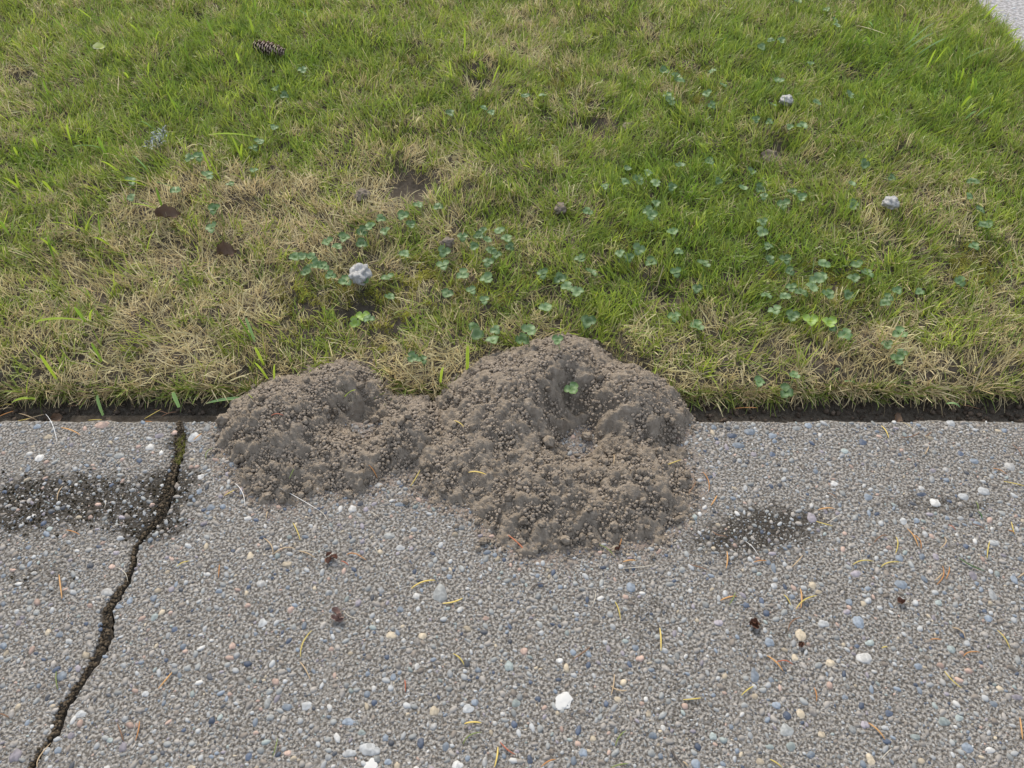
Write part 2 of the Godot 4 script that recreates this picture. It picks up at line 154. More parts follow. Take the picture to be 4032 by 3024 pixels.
# broad grass blades: colour, root x z, tip x y z
const BLADES := [
	["l",-0.8061,-1.1635,-0.8292,0.0760,-1.1132],
	["l",-0.8088,-1.1589,-0.7630,0.0704,-1.1517],
	["l",-0.8082,-1.1612,-0.8026,0.0713,-1.1643],
	["l",-0.8030,-1.1589,-0.7865,0.0720,-1.1680],
	["l",-0.8407,-1.1009,-0.8385,0.0688,-1.0789],
	["g",-0.8459,-1.0923,-0.8287,0.0682,-1.0883],
	["g",-0.9369,-1.1407,-0.9100,0.0721,-1.1495],
	["g",-0.9446,-1.1452,-0.9323,0.0668,-1.1294],
	["l",-0.9856,-1.2947,-0.9811,0.0685,-1.2594],
	["l",-0.9876,-1.2921,-0.9667,0.0657,-1.2786],
	["l",-0.8081,-1.3472,-0.8120,0.0688,-1.3129],
	["l",-0.7384,-1.3050,-0.7550,0.0751,-1.2401],
	["l",-0.6690,-1.2151,-0.6992,0.0760,-1.1673],
	["g",-0.6750,-1.2151,-0.6745,0.0728,-1.2238],
	["g",-0.6646,-1.2103,-0.6922,0.0760,-1.1813],
	["l",-0.7558,-1.1273,-0.7483,0.0652,-1.0833],
	["l",-0.6024,-1.1452,-0.6178,0.0724,-1.1267],
	["l",-0.6141,-1.3418,-0.6234,0.0744,-1.3551],
	["l",-0.5944,-1.3259,-0.6030,0.0719,-1.3267],
	["l",-0.5621,-1.3909,-0.5719,0.0726,-1.3967],
	["l",-0.5544,-1.4904,-0.6177,0.0760,-1.3957],
	["g",-0.8488,-1.4021,-0.8477,0.0703,-1.4003],
	["l",-0.9619,-1.4892,-0.9398,0.0690,-1.4902],
	["l",-0.9497,-1.4654,-0.9322,0.0662,-1.4531],
	["l",-0.7471,-1.5697,-0.7551,0.0717,-1.5733],
	["g",-0.7437,-1.5825,-0.7441,0.0659,-1.5514],
	["l",-0.9631,-1.9996,-0.9873,0.0730,-1.9993],
	["l",-0.9513,-1.9488,-0.9487,0.0652,-1.9065],
	["g",-0.9240,-1.9241,-0.9354,0.0695,-1.9055],
	["l",-0.6487,-1.9323,-0.6652,0.0717,-1.9423],
	["l",-0.6491,-1.9159,-0.6499,0.0693,-1.9223],
	["g",-0.7483,-1.9078,-0.7544,0.0699,-1.9127],
	["l",-0.6613,-1.7985,-0.6498,0.0623,-1.7642],
	["l",-0.6483,-1.7251,-0.6664,0.0718,-1.7235],
	["l",-0.7773,-1.7985,-0.7928,0.0710,-1.7918],
	["g",-0.7868,-1.8060,-0.7826,0.0684,-1.8048],
	["l",-0.8910,-1.8917,-0.8574,0.0645,-1.8675],
	["l",-0.4567,-1.4305,-0.4591,0.0696,-1.4300],
	["b",-0.5330,-2.0344,-0.5533,0.0672,-1.9778],
	["g",-0.6781,-2.0700,-0.6652,0.0631,-2.0398],
	["l",-1.1033,-2.0344,-1.1089,0.0685,-1.9834],
	["g",-1.1432,-1.9572,-1.1499,0.0695,-1.9387],
	["b",-0.7466,-1.3526,-0.7533,0.0695,-1.3304],
	["l",-0.9148,-1.2793,-0.9055,0.0659,-1.2532],
	["l",-1.0054,-1.4305,-0.9839,0.0634,-1.4056],
	["l",-1.0385,-1.4077,-1.0120,0.0614,-1.3753],
	["b",-0.8735,-1.4362,-0.8781,0.0730,-1.3573],
	["b",-0.7887,-1.5134,-0.7838,0.0645,-1.4617],
	["b",-0.6598,-1.2793,-0.6808,0.0740,-1.2367],
	["l",-0.9071,-1.7251,-0.8869,0.0602,-1.6747],
	["l",-0.8663,-1.7467,-0.8394,0.0631,-1.7189],
	["g",-1.1657,-1.8443,-1.1445,0.0624,-1.8016],
	["g",-1.0759,-1.6622,-1.0531,0.0633,-1.6348],
	["l",-0.5666,-1.3965,-0.5482,0.0651,-1.3806],
	["g",-0.8604,-1.1681,-0.8418,0.0690,-1.1673],
	["g",-0.7795,-1.1543,-0.7593,0.0680,-1.1503],
	["l",-0.6785,-1.1096,-0.6397,0.0699,-1.1034],
	["l",-0.4291,-1.7467,-0.4267,0.0601,-1.6819],
	["l",0.9918,-1.8837,1.0103,0.0755,-1.9171],
	["l",1.0056,-1.9488,1.0199,0.0721,-1.9582],
	["b",0.9803,-1.8837,1.0287,0.0760,-1.8833],
	["b",0.9661,-1.8521,1.0087,0.0760,-1.8315],
	["b",0.9850,-1.8289,1.0285,0.0760,-1.8044],
	["b",1.0129,-1.8443,1.0451,0.0760,-1.8198],
	["l",1.0298,-1.8060,1.0313,0.0680,-1.7826],
	["b",1.0898,-1.8060,1.1203,0.0760,-1.7591],
	["b",1.0665,-1.7835,1.1000,0.0760,-1.7443],
	["l",1.0252,-1.7109,1.0011,0.0680,-1.7092],
	["l",1.0381,-1.6968,1.0128,0.0650,-1.6797],
	["l",1.0516,-1.7038,1.0328,0.0652,-1.6863],
	["l",1.0636,-1.6690,1.0393,0.0641,-1.6469],
	["g",1.0716,-1.6622,1.0420,0.0640,-1.6402],
	["l",1.0086,-1.5890,1.0025,0.0666,-1.5629],
	["l",0.9908,-1.5507,1.0052,0.0732,-1.5260],
	["b",1.0285,-1.5507,1.0291,0.0690,-1.5146],
	["b",1.0021,-1.5444,0.9930,0.0654,-1.5023],
	["l",1.2466,-1.9323,1.2423,0.0683,-1.8714],
	["l",1.2305,-1.8837,1.2180,0.0664,-1.8164],
	["g",1.2342,-1.9996,1.2266,0.0663,-1.9457],
	["l",1.2435,-2.0432,1.2389,0.0666,-2.0051],
	["l",1.0032,-1.7835,0.9978,0.0672,-1.7694],
	["g",1.0621,-1.8757,1.0798,0.0723,-1.8591],
	["b",0.9753,-1.9159,0.9501,0.0682,-1.9166],
	["g",0.8917,-1.8837,0.8579,0.0614,-1.8424],
	["b",0.9331,-1.9825,0.8813,0.0618,-1.9220],
	["g",0.0623,-2.0344,0.0532,0.0672,-2.0303],
	["l",-0.0923,-1.8060,-0.0824,0.0623,-1.7716],
	["l",-0.1169,-1.8599,-0.1151,0.0700,-1.8719],
	["b",0.1440,-1.9656,0.1138,0.0690,-1.9566],
	["g",0.2782,-2.0521,0.2478,0.0668,-2.0312],
	["l",-0.0457,-1.7109,-0.0269,0.0672,-1.6967],
	["g",0.3067,-2.0521,0.3151,0.0649,-2.0266],
	["g",-0.7163,-0.9107,-0.7134,0.0696,-0.9026],
	["l",-0.7254,-0.9144,-0.7574,0.0760,-0.8629],
	["l",-0.7098,-0.9144,-0.6828,0.0652,-0.9035],
	["g",-0.6618,-0.8273,-0.6578,0.0699,-0.8233],
	["l",-0.7313,-0.8010,-0.7266,0.0704,-0.7968],
	["l",-0.7541,-0.7659,-0.7898,0.0000,-0.7588],
	["l",-0.7700,-0.7754,-0.7272,0.0674,-0.7649],
	["l",-0.3924,-0.8010,-0.3950,0.0659,-0.7850],
	["l",-0.4028,-0.8273,-0.4017,0.0663,-0.8168],
	["l",-0.3776,-0.7881,-0.3635,0.0660,-0.7817],
	["g",-0.4307,-0.8751,-0.4401,0.0735,-0.8775],
	["b",-0.4252,-0.8734,-0.4278,0.0717,-0.8758],
	["b",-0.4059,-0.7613,-0.4825,0.0000,-0.7573],
	["b",-0.5149,-0.7382,-0.5047,0.0645,-0.7278],
	["b",-0.6329,-0.7292,-0.6149,0.0651,-0.7215],
	["s",-0.7344,-0.8892,-0.7188,0.0450,-0.8811],
	["l",-0.3867,-0.7382,-0.3926,0.0674,-0.7225],
	["l",-0.0717,-0.8075,-0.0686,0.0730,-0.8171],
	["l",-0.1139,-0.7913,-0.1054,0.0633,-0.7778],
	["l",-0.2657,-0.7597,-0.2336,0.0653,-0.7308],
	["s",-0.0873,-0.9744,-0.0961,0.0450,-0.8953],
	["s",0.2577,-1.0137,0.2675,0.0450,-1.0325],
	["s",0.1044,-0.9515,0.0910,0.0450,-0.9465],
	["s",-0.0726,-0.8647,-0.0632,0.0450,-0.8776],
	["b",0.6851,-0.7566,0.7036,0.0000,-0.7480],
	["b",0.5292,-0.7913,0.5586,0.0000,-0.7905],
	["b",0.5232,-0.8140,0.5235,0.0000,-0.8166],
	["s",0.5968,-0.7143,0.5852,0.0450,-0.6752],
	["s",0.7320,-0.7785,0.7483,0.0450,-0.8166],
	["s",0.7295,-0.7785,0.6865,0.0450,-0.7685],
	["b",0.5285,-1.0137,0.5204,0.0711,-1.0186],
	["b",0.8811,-1.0017,0.8554,0.0741,-1.0152],
	["s",0.4862,-0.8543,0.5002,0.0450,-0.8199],
	["s",0.7491,-1.2151,0.7253,0.0450,-1.2526],
	["s",0.8878,-1.9910,0.9244,0.0450,-1.8924],
	["s",1.1606,-1.9740,1.1847,0.0450,-1.9317],
	["s",-0.9433,-1.7687,-0.8854,0.0450,-1.6143]]
# clover leaves: x, z
const CLOVER := [0.762,-2.093, 0.835,-2.008, 0.836,-2.070, 0.632,-1.867, 0.665,-1.871, 0.614,-1.836, 0.723,-1.790, 0.625,-1.692, 0.475,-1.750, 0.484,-1.679, 0.442,-1.638, 0.452,-1.585, 0.589,-1.594, 0.675,-1.591, 0.526,-1.512, 0.564,-1.509, 0.601,-1.491, 0.621,-1.488, 0.778,-1.638, 0.410,-1.360, 0.484,-1.335, 0.413,-1.314, 0.458,-1.293, 0.494,-1.288, 0.494,-1.266, 0.660,-1.266, 0.532,-1.231, 0.561,-1.241, 0.661,-1.216, 0.756,-1.306, 0.718,-1.349, 0.879,-1.231, 0.912,-1.286, 0.889,-1.200, 0.881,-1.151, 0.899,-1.153, 0.846,-1.106, 0.469,-1.172, 0.465,-1.142, 0.470,-1.098, 0.559,-1.271, 0.822,-1.936, 0.359,-1.742, 0.391,-1.735, 0.356,-1.621, 0.348,-1.594, 0.383,-1.679, -0.132,-1.559, -0.060,-1.559, -0.041,-1.546, 0.026,-1.611, 0.068,-1.617, 0.229,-1.341, 0.269,-1.327, 0.221,-1.276, 0.281,-1.214, 0.254,-1.186, 0.265,-1.169, 0.337,-1.346, 0.302,-1.133, 0.318,-1.271, 0.181,-1.266, 0.301,-1.085, 0.247,-1.293, 0.280,-1.288, 0.149,-1.202, -0.174,-1.214, -0.147,-1.212, -0.194,-1.165, -0.244,-1.169, -0.210,-1.179, -0.282,-1.142, -0.259,-1.142, -0.232,-1.142, -0.309,-1.115, -0.276,-1.111, -0.058,-1.153, -0.062,-1.137, -0.087,-1.126, -0.019,-1.144, -0.043,-1.117, -0.006,-1.122, 0.001,-1.104, -0.069,-1.098, -0.034,-1.091, -0.124,-1.091, -0.024,-1.080, -0.193,-1.076, 0.224,-1.083, 0.194,-1.066, 0.210,-1.064, 0.247,-1.056, -0.128,-1.054, -0.046,-1.056, -0.084,-1.035, 0.056,-1.021, 0.081,-1.009, -0.044,-1.009, 0.117,-1.043, 0.140,-1.019, 0.296,-1.043, 0.100,-0.989, 0.117,-0.973, -0.118,-0.977, -0.065,-0.970, -0.045,-0.956, -0.217,-0.973, -0.245,-0.928, -0.265,-1.011, -0.294,-1.011, -0.222,-1.033, -0.065,-0.892, -0.055,-0.880, -0.035,-0.847, -0.024,-0.880, 0.020,-0.849, 0.027,-0.845, 0.276,-0.928, -0.159,-0.828, -0.142,-0.818, 0.061,-0.934, 0.120,-0.894, -0.396,-1.062, -0.374,-1.066, -0.358,-1.064, -0.365,-1.039, -0.346,-1.039, -0.331,-1.031, -0.313,-1.007, -0.361,-1.033, 0.348,-1.060, 0.468,-1.060, 0.483,-1.054, 0.561,-1.051, 0.615,-1.051, 0.627,-1.037, 0.491,-1.019, 0.546,-1.019, 0.607,-1.013, 0.525,-1.003, 0.481,-0.985, 0.495,-0.975, 0.516,-0.975, 0.542,-0.972, 0.464,-0.970, 0.443,-0.972, 0.580,-0.968, 0.644,-0.968, 0.715,-0.987, 0.669,-0.975, 0.632,-0.954, 0.779,-1.001, 0.317,-0.987, 0.443,-0.925, 0.470,-0.915, 0.314,-0.903, 0.532,-0.896, 0.544,-0.876, 0.633,-0.878, 0.607,-0.855, 0.631,-0.832, 0.613,-0.822, 0.446,-0.791, 0.433,-0.767, 0.391,-0.784, -0.664,-1.376, -0.644,-1.373, -0.609,-1.301, -0.654,-1.263, -0.561,-1.202, -0.521,-1.330, -0.535,-1.441, -0.546,-1.432, -0.509,-1.491, -0.513,-1.621, -0.545,-1.675, -0.499,-1.739, -0.759,-1.283, -0.738,-1.238, -0.557,-1.286, -0.320,-1.089, -0.333,-1.098, -0.553,-1.146]
# soil clods: x, y, z, radius
const CLODS := [[-0.2398,0.0000,-0.7279,0.0127], [-0.2024,0.0000,-0.7364,0.0063], [-0.2169,0.0010,-0.7596,0.0049], [-0.2105,0.0000,-0.7228,0.0063], [-0.2390,0.0210,-0.7753,0.0064], [0.0544,0.0240,-0.6634,0.0101], [0.1135,0.0000,-0.6892,0.0080], [0.0677,0.0290,-0.6322,0.0058], [0.0601,0.0430,-0.5914,0.0056], [0.2156,0.0230,-0.6500,0.0060], [0.2001,0.0310,-0.6623,0.0037], [-0.0995,0.0100,-0.5920,0.0058], [-0.0919,0.0170,-0.6042,0.0040], [-0.0495,0.0130,-0.5855,0.0049], [-0.1443,0.0150,-0.6473,0.0060], [-0.1244,0.0020,-0.5918,0.0059], [-0.1509,0.0000,-0.5759,0.0045], [0.2395,0.0280,-0.6994,0.0071], [0.2315,0.0370,-0.7021,0.0056], [-0.4423,0.0050,-0.7175,0.0117], [-0.3214,0.0100,-0.5915,0.0069], [-0.2928,0.0050,-0.5991,0.0083], [-0.3474,0.0060,-0.5845,0.0056], [-0.3022,0.0030,-0.5868,0.0046], [-0.2665,0.0050,-0.6009,0.0051], [0.0156,0.0060,-0.5104,0.0043], [0.0960,0.0070,-0.5177,0.0052], [0.0724,0.0080,-0.5112,0.0073], [0.1140,0.0000,-0.5108,0.0052], [0.1408,0.0140,-0.5309,0.0065], [-0.0259,0.0070,-0.5358,0.0048], [-0.0394,0.0000,-0.5132,0.0052], [-0.0465,0.0000,-0.5022,0.0039], [0.1867,0.0100,-0.5291,0.0053], [0.1911,0.0000,-0.4911,0.0030], [0.0680,0.0050,-0.5044,0.0034], [-0.0488,0.0000,-0.5437,0.0044], [0.1009,0.0000,-0.5029,0.0026], [0.1053,0.0000,-0.4904,0.0022], [-0.0776,0.0000,-0.5371,0.0031], [0.5010,0.0000,-0.7282,0.0104], [0.0441,0.0450,-0.5993,0.0030], [0.0009,0.0570,-0.6699,0.0031], [0.1080,0.0230,-0.7429,0.0033], [0.0499,0.0650,-0.7571,0.0033]]

const LAWN_FRONT := -0.786
const LAWN_SIDE := 1.285
const SLAB_EDGE := -0.7235
const TRENCH := -0.034

var rng := RandomNumberGenerator.new()
var n_slow := FastNoiseLite.new()
var n_mid := FastNoiseLite.new()
var n_fast := FastNoiseLite.new()
var n_fine := FastNoiseLite.new()
var n_cell := FastNoiseLite.new()
var taken := {}
var stone_tints := {}


func _ready() -> void:
	rng.seed = 20240817
	set_camera()
	set_light()
	set_noise()
	build_ground()
	build_pavement()
	build_path()
	build_lawn()
	build_mounds()
	build_grass()
	build_blades()
	build_clover()
	build_needles()
	build_lawn_finds()
	build_pavement_finds()


func set_camera() -> void:
	var camera := Camera3D.new()
	camera.name = "camera"
	camera.fov = 53.0
	camera.near = 0.02
	camera.far = 200.0
	camera.position = Vector3(0, 0.95, 0)
	camera.rotation_degrees = Vector3(-50, 0, 0)
	camera.current = true
	add_child(camera)


func set_light() -> void:
	var sky := ProceduralSkyMaterial.new()
	sky.sky_top_color = Color(0.80, 0.85, 0.93)
	sky.sky_horizon_color = Color(0.80, 0.82, 0.85)
	sky.sky_curve = 0.2
	sky.ground_bottom_color = Color(0.30, 0.30, 0.27)
	sky.ground_horizon_color = Color(0.55, 0.56, 0.55)
	sky.energy_multiplier = 0.42
	var e := Environment.new()
	e.background_mode = Environment.BG_SKY
	e.sky = Sky.new()
	e.sky.sky_material = sky
	e.tonemap_mode = Environment.TONE_MAPPER_LINEAR
	e.tonemap_exposure = 3.05
	e.sdfgi_enabled = true
	e.ssao_enabled = true
	e.ssil_enabled = true
	var w := WorldEnvironment.new()
	w.name = "world_environment"
	w.environment = e
	add_child(w)
	var sun := DirectionalLight3D.new()
	sun.name = "sun"
	sun.basis = Basis.looking_at(Vector3(0.22, -0.68, 0.72), Vector3.UP)
	sun.light_color = Color(1.0, 0.96, 0.90)
	sun.light_energy = 0.5
	sun.light_angular_distance = 24.0
	sun.shadow_enabled = true
	sun.sky_mode = DirectionalLight3D.SKY_MODE_LIGHT_ONLY
	add_child(sun)


func set_noise() -> void:
	var k := 0
	for n in [n_slow, n_mid, n_fast, n_fine, n_cell]:
		n.seed = 11 + k
		n.frequency = [2.6, 11.0, 38.0, 150.0, 170.0][k]
		n.noise_type = FastNoiseLite.TYPE_SIMPLEX_SMOOTH
		n.fractal_type = FastNoiseLite.FRACTAL_NONE
		k += 1
	n_cell.noise_type = FastNoiseLite.TYPE_CELLULAR
	n_cell.cellular_return_type = FastNoiseLite.RETURN_DISTANCE


# ---------------------------------------------------------------- helpers

func numbered(called: String) -> String:
	var n: int = taken.get(called, 0)
	taken[called] = n + 1
	return called if n == 0 else "%s_%03d" % [called, n]


func tag(o: Node, label: String, category: String, group := "", kind := "") -> void:
	o.set_meta("label", label)
	o.set_meta("category", category)
	if group:
		o.set_meta("group", group)
	if kind:
		o.set_meta("kind", kind)


func base(called: String, at: Vector3) -> Node3D:
	var o := Node3D.new()
	o.name = numbered(called)
	o.position = at
	add_child(o)
	return o


func top(called: String, mesh: Mesh, material: Material, at := Vector3.ZERO) -> MeshInstance3D:
	var o := MeshInstance3D.new()
	o.name = numbered(called)
	o.mesh = mesh
	o.material_override = null
	o.set_surface_override_material(0, material)
	o.position = at
	add_child(o)
	return o


func part(called: String, mesh: Mesh, material: Material, parent: Node3D, t := Transform3D()) -> MeshInstance3D:
	var o := MeshInstance3D.new()
	o.name = called
	o.mesh = mesh
	o.set_surface_override_material(0, material)
	o.transform = t
	parent.add_child(o, true)
	return o


func scatter(called: String, mesh: Mesh, material: Material, where: Array, tints: Array, parent: Node3D) -> void:
	if where.is_empty():
		return
	var m := MultiMesh.new()
	m.transform_format = MultiMesh.TRANSFORM_3D
	m.use_colors = true
	m.mesh = mesh
	m.instance_count = where.size()
	for i in where.size():
		m.set_instance_transform(i, where[i])
		m.set_instance_color(i, tints[i])
	var o := MultiMeshInstance3D.new()
	o.name = called
	o.multimesh = m
	o.material_override = material
	o.set_meta("kind", "stuff")
	parent.add_child(o, true)


func surface(v: PackedVector3Array, idx: PackedInt32Array, n := PackedVector3Array(), c := PackedColorArray(), uv := PackedVector2Array(), uv2 := PackedVector2Array()) -> ArrayMesh:
	var a := []
	a.resize(Mesh.ARRAY_MAX)
	a[Mesh.ARRAY_VERTEX] = v
	a[Mesh.ARRAY_INDEX] = idx
	if n.size():
		a[Mesh.ARRAY_NORMAL] = n
	if c.size():
		a[Mesh.ARRAY_COLOR] = c
	if uv.size():
		a[Mesh.ARRAY_TEX_UV] = uv
	if uv2.size():
		a[Mesh.ARRAY_TEX_UV2] = uv2
	var m := ArrayMesh.new()
	m.add_surface_from_arrays(Mesh.PRIMITIVE_TRIANGLES, a)
	return m


func normals_of(v: PackedVector3Array, idx: PackedInt32Array) -> PackedVector3Array:
	var n := PackedVector3Array()
	n.resize(v.size())
	for i in range(0, idx.size(), 3):
		var a := v[idx[i]]
		var f := (v[idx[i + 2]] - a).cross(v[idx[i + 1]] - a)
		n[idx[i]] += f
		n[idx[i + 1]] += f
		n[idx[i + 2]] += f
	for i in n.size():
		n[i] = n[i].normalized() if n[i].length_squared() > 1e-20 else Vector3.UP
	return n


func lin(r: float, g: float, b: float) -> Color:
	return Color(r, g, b).linear_to_srgb()


func plain(c: Color, rough := 0.8, shine := 0.35) -> StandardMaterial3D:
	var m := StandardMaterial3D.new()
	m.albedo_color = c.linear_to_srgb()
	m.roughness = rough
	m.metallic_specular = shine
	return m


func tinted(rough := 0.8, shine := 0.35) -> StandardMaterial3D:
	var m := plain(Color.WHITE, rough, shine)
	m.vertex_color_use_as_albedo = true
	return m


func leafy(through: float, rough := 0.5, shine := 0.4) -> StandardMaterial3D:
	var m := tinted(rough, shine)
	m.backlight_enabled = true
	m.backlight = Color(through, through, through).linear_to_srgb()
	m.cull_mode = BaseMaterial3D.CULL_DISABLED
	return m


func noise_picture(frequency: float, colors: Array, stops: Array, size := 512, octaves := 4, kind := FastNoiseLite.TYPE_SIMPLEX_SMOOTH, seeded := 1) -> NoiseTexture2D:
	var f := FastNoiseLite.new()
	f.noise_type = kind
	f.frequency = frequency
	f.seed = seeded
	f.fractal_octaves = octaves
	var ramp := Gradient.new()
	ramp.offsets = PackedFloat32Array(stops)
	ramp.colors = PackedColorArray(colors)
	var t := NoiseTexture2D.new()
	t.width = size
	t.height = size
	t.seamless = true
	t.noise = f
	t.color_ramp = ramp
	return t


# a lumpy ball from an icosahedron split «splits» times
func lump(seeded: int, splits: int, rough: float, squash := Vector3.ONE, coarse := 1.3) -> ArrayMesh:
	var f := (1.0 + sqrt(5.0)) / 2.0
	var v := [Vector3(-1, f, 0), Vector3(1, f, 0), Vector3(-1, -f, 0), Vector3(1, -f, 0), Vector3(0, -1, f), Vector3(0, 1, f), Vector3(0, -1, -f), Vector3(0, 1, -f), Vector3(f, 0, -1), Vector3(f, 0, 1), Vector3(-f, 0, -1), Vector3(-f, 0, 1)]
	var t := [0, 11, 5, 0, 5, 1, 0, 1, 7, 0, 7, 10, 0, 10, 11, 1, 5, 9, 5, 11, 4, 11, 10, 2, 10, 7, 6, 7, 1, 8, 3, 9, 4, 3, 4, 2, 3, 2, 6, 3, 6, 8, 3, 8, 9, 4, 9, 5, 2, 4, 11, 6, 2, 10, 8, 6, 7, 9, 8, 1]
	for i in v.size():
		v[i] = v[i].normalized()
	for s in splits:
		var mid := {}
		var u := []
		for i in range(0, t.size(), 3):
			var m := []
			for k in 3:
				var a: int = t[i + k]
				var b: int = t[i + (k + 1) % 3]
				var key := mini(a, b) * 100000 + maxi(a, b)
				if not mid.has(key):
					mid[key] = v.size()
					v.append(((v[a] + v[b]) / 2.0).normalized())
				m.append(mid[key])
			u.append_array([t[i], m[0], m[2], t[i + 1], m[1], m[0], t[i + 2], m[2], m[1], m[0], m[1], m[2]])
		t = u
	var n := FastNoiseLite.new()
	n.seed = seeded
	n.frequency = coarse
	n.fractal_octaves = 3
	var out := PackedVector3Array()
	for p in v:
		var q: Vector3 = p * (1.0 + rough * n.get_noise_3dv(p * 1.0 + Vector3(seeded, 0, 0)) * 1.6)
		out.append(q * squash)
	var idx := PackedInt32Array()
	for i in range(0, t.size(), 3):
		var a: Vector3 = out[t[i]]
		var front: Vector3 = (out[t[i + 2]] - a).cross(out[t[i + 1]] - a)
		if front.dot(a) > 0.0:
			idx.append_array([t[i], t[i + 1], t[i + 2]])
		else:
			idx.append_array([t[i], t[i + 2], t[i + 1]])
	return surface(out, idx, normals_of(out, idx))


func turned(yaw: float, scale: Vector3, at: Vector3, tilt := 0.0) -> Transform3D:
	var b := Basis(Vector3.UP, yaw)
	if tilt != 0.0:
		b = Basis(Vector3(cos(yaw * 7.0), 0, sin(yaw * 7.0)), tilt) * b
	return Transform3D(b * Basis.from_scale(scale), at)


func random_turn(size: Vector3, at: Vector3) -> Transform3D:
	var b := Basis.from_euler(Vector3(rng.randf() * TAU, rng.randf() * TAU, rng.randf() * TAU))
	return Transform3D(b * Basis.from_scale(size), at)


# ---------------------------------------------------------------- shapes of the place

func mound_y(k: int, x: float, z: float) -> float:
	var s := 0.0
	for b in MOUNDS[k].bumps:
		var q: float = 1.0 - ((x - b[0]) * (x - b[0]) + (z - b[1]) * (z - b[1])) / (b[2] * b[2])
		if q > 0.0:
			var h: float = b[3] * pow(q, 1.3)
			s += h * h * h
	if s <= 0.0:
		return -1.0
	var y := pow(s, 1.0 / 3.0)
	var full := minf(1.0, y / 0.03)
	for c in MOUNDS[k].hollows:
		y -= c[3] * exp(-((x - c[0]) * (x - c[0]) + (z - c[1]) * (z - c[1])) / (c[2] * c[2])) * full
	return y


func mound_at(x: float, z: float) -> float:
	if x < -0.5 or x > 0.33 or z < -0.98 or z > -0.45:
		return -1.0
	return maxf(mound_y(0, x, z), mound_y(1, x, z))


func field(spots: Array, x: float, z: float) -> float:
	var s := 0.0
	for a in spots:
		var d: float = ((x - a[0]) * (x - a[0]) + (z - a[1]) * (z - a[1])) / (a[2] * a[2])
		if d < 4.0:
			s += a[3] * exp(-d)
	return s


func lawn_y(x: float, z: float) -> float:
	var y := 0.004 + 0.010 * n_slow.get_noise_2d(x, z) + 0.007 * n_mid.get_noise_2d(x, z)
	y -= 0.022 * minf(1.0, field(BARE, x, z))
	return y - 0.012 * smoothstep(-0.83, LAWN_FRONT, z)


func crack_x(z: float) -> float:
	var n := CRACK.size()
	if z <= CRACK[0].y:
		return CRACK[0].x
	for i in n - 1:
		if z <= CRACK[i + 1].y:
			return lerpf(CRACK[i].x, CRACK[i + 1].x, (z - CRACK[i].y) / (CRACK[i + 1].y - CRACK[i].y)) + 0.0022 * n_fast.get_noise_2d(z * 3.0, 4.0)
	return CRACK[n - 1].x - 0.25 * (z - CRACK[n - 1].y) + 0.0022 * n_fast.get_noise_2d(z * 3.0, 4.0)


func crack_gap(z: float) -> float:
	var w := 0.0035 + 0.0015 * n_fast.get_noise_2d(z, 9.0)
	w += 0.011 * exp(-pow((z + 0.685) / 0.028, 2.0))
	w += 0.013 * exp(-pow((z + 0.590) / 0.050, 2.0))
	w += 0.010 * exp(-pow((z + 0.385) / 0.060, 2.0))
	w += 0.006 * exp(-pow((z + 0.285) / 0.030, 2.0))
	return w


func soil_material(dark: float) -> StandardMaterial3D:
	var m := plain(Color.WHITE, 0.95, 0.15)
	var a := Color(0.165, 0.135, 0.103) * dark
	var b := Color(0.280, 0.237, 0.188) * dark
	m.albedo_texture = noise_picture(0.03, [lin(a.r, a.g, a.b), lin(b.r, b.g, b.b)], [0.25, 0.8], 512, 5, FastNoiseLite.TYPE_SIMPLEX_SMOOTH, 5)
	m.uv1_triplanar = true
	m.uv1_world_triplanar = true
	m.uv1_scale = Vector3(6, 6, 6)
	m.heightmap_enabled = true
	m.heightmap_texture = noise_picture(0.09, [Color.BLACK, Color.WHITE], [0.0, 1.0], 512, 3, FastNoiseLite.TYPE_SIMPLEX, 8)
	m.heightmap_scale = 0.12
	return m


# ---------------------------------------------------------------- the setting

func build_ground() -> void:
	var v := PackedVector3Array([Vector3(-40, TRENCH, -40), Vector3(40, TRENCH, -40), Vector3(40, TRENCH, 40), Vector3(-40, TRENCH, 40)])
	var idx := PackedInt32Array([0, 1, 2, 0, 2, 3])
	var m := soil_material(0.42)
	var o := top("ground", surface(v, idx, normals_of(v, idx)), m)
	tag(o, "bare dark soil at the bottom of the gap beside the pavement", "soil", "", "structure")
	# loose crumbs on the floor of the gap between lawn and pavement
	var crumbs := [lump(61, 1, 0.35), lump(62, 1, 0.35)]
	var holder := base("gap_crumbs", Vector3.ZERO)
	tag(holder, "loose dark soil crumbs lying in the gap along the lawn edge", "soil crumbs", "", "stuff")
	for k in 2:
		var where := []
		var tints := []
		for i in 1300:
			var r := 0.0012 + 0.0035 * pow(rng.randf(), 3.0)
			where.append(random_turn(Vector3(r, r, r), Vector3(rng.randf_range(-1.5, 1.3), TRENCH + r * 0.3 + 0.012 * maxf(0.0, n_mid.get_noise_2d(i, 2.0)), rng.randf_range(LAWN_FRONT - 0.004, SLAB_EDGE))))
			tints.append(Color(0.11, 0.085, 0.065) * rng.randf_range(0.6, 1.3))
		scatter("crumb", crumbs[k], tinted(0.95, 0.15), where, tints, holder)


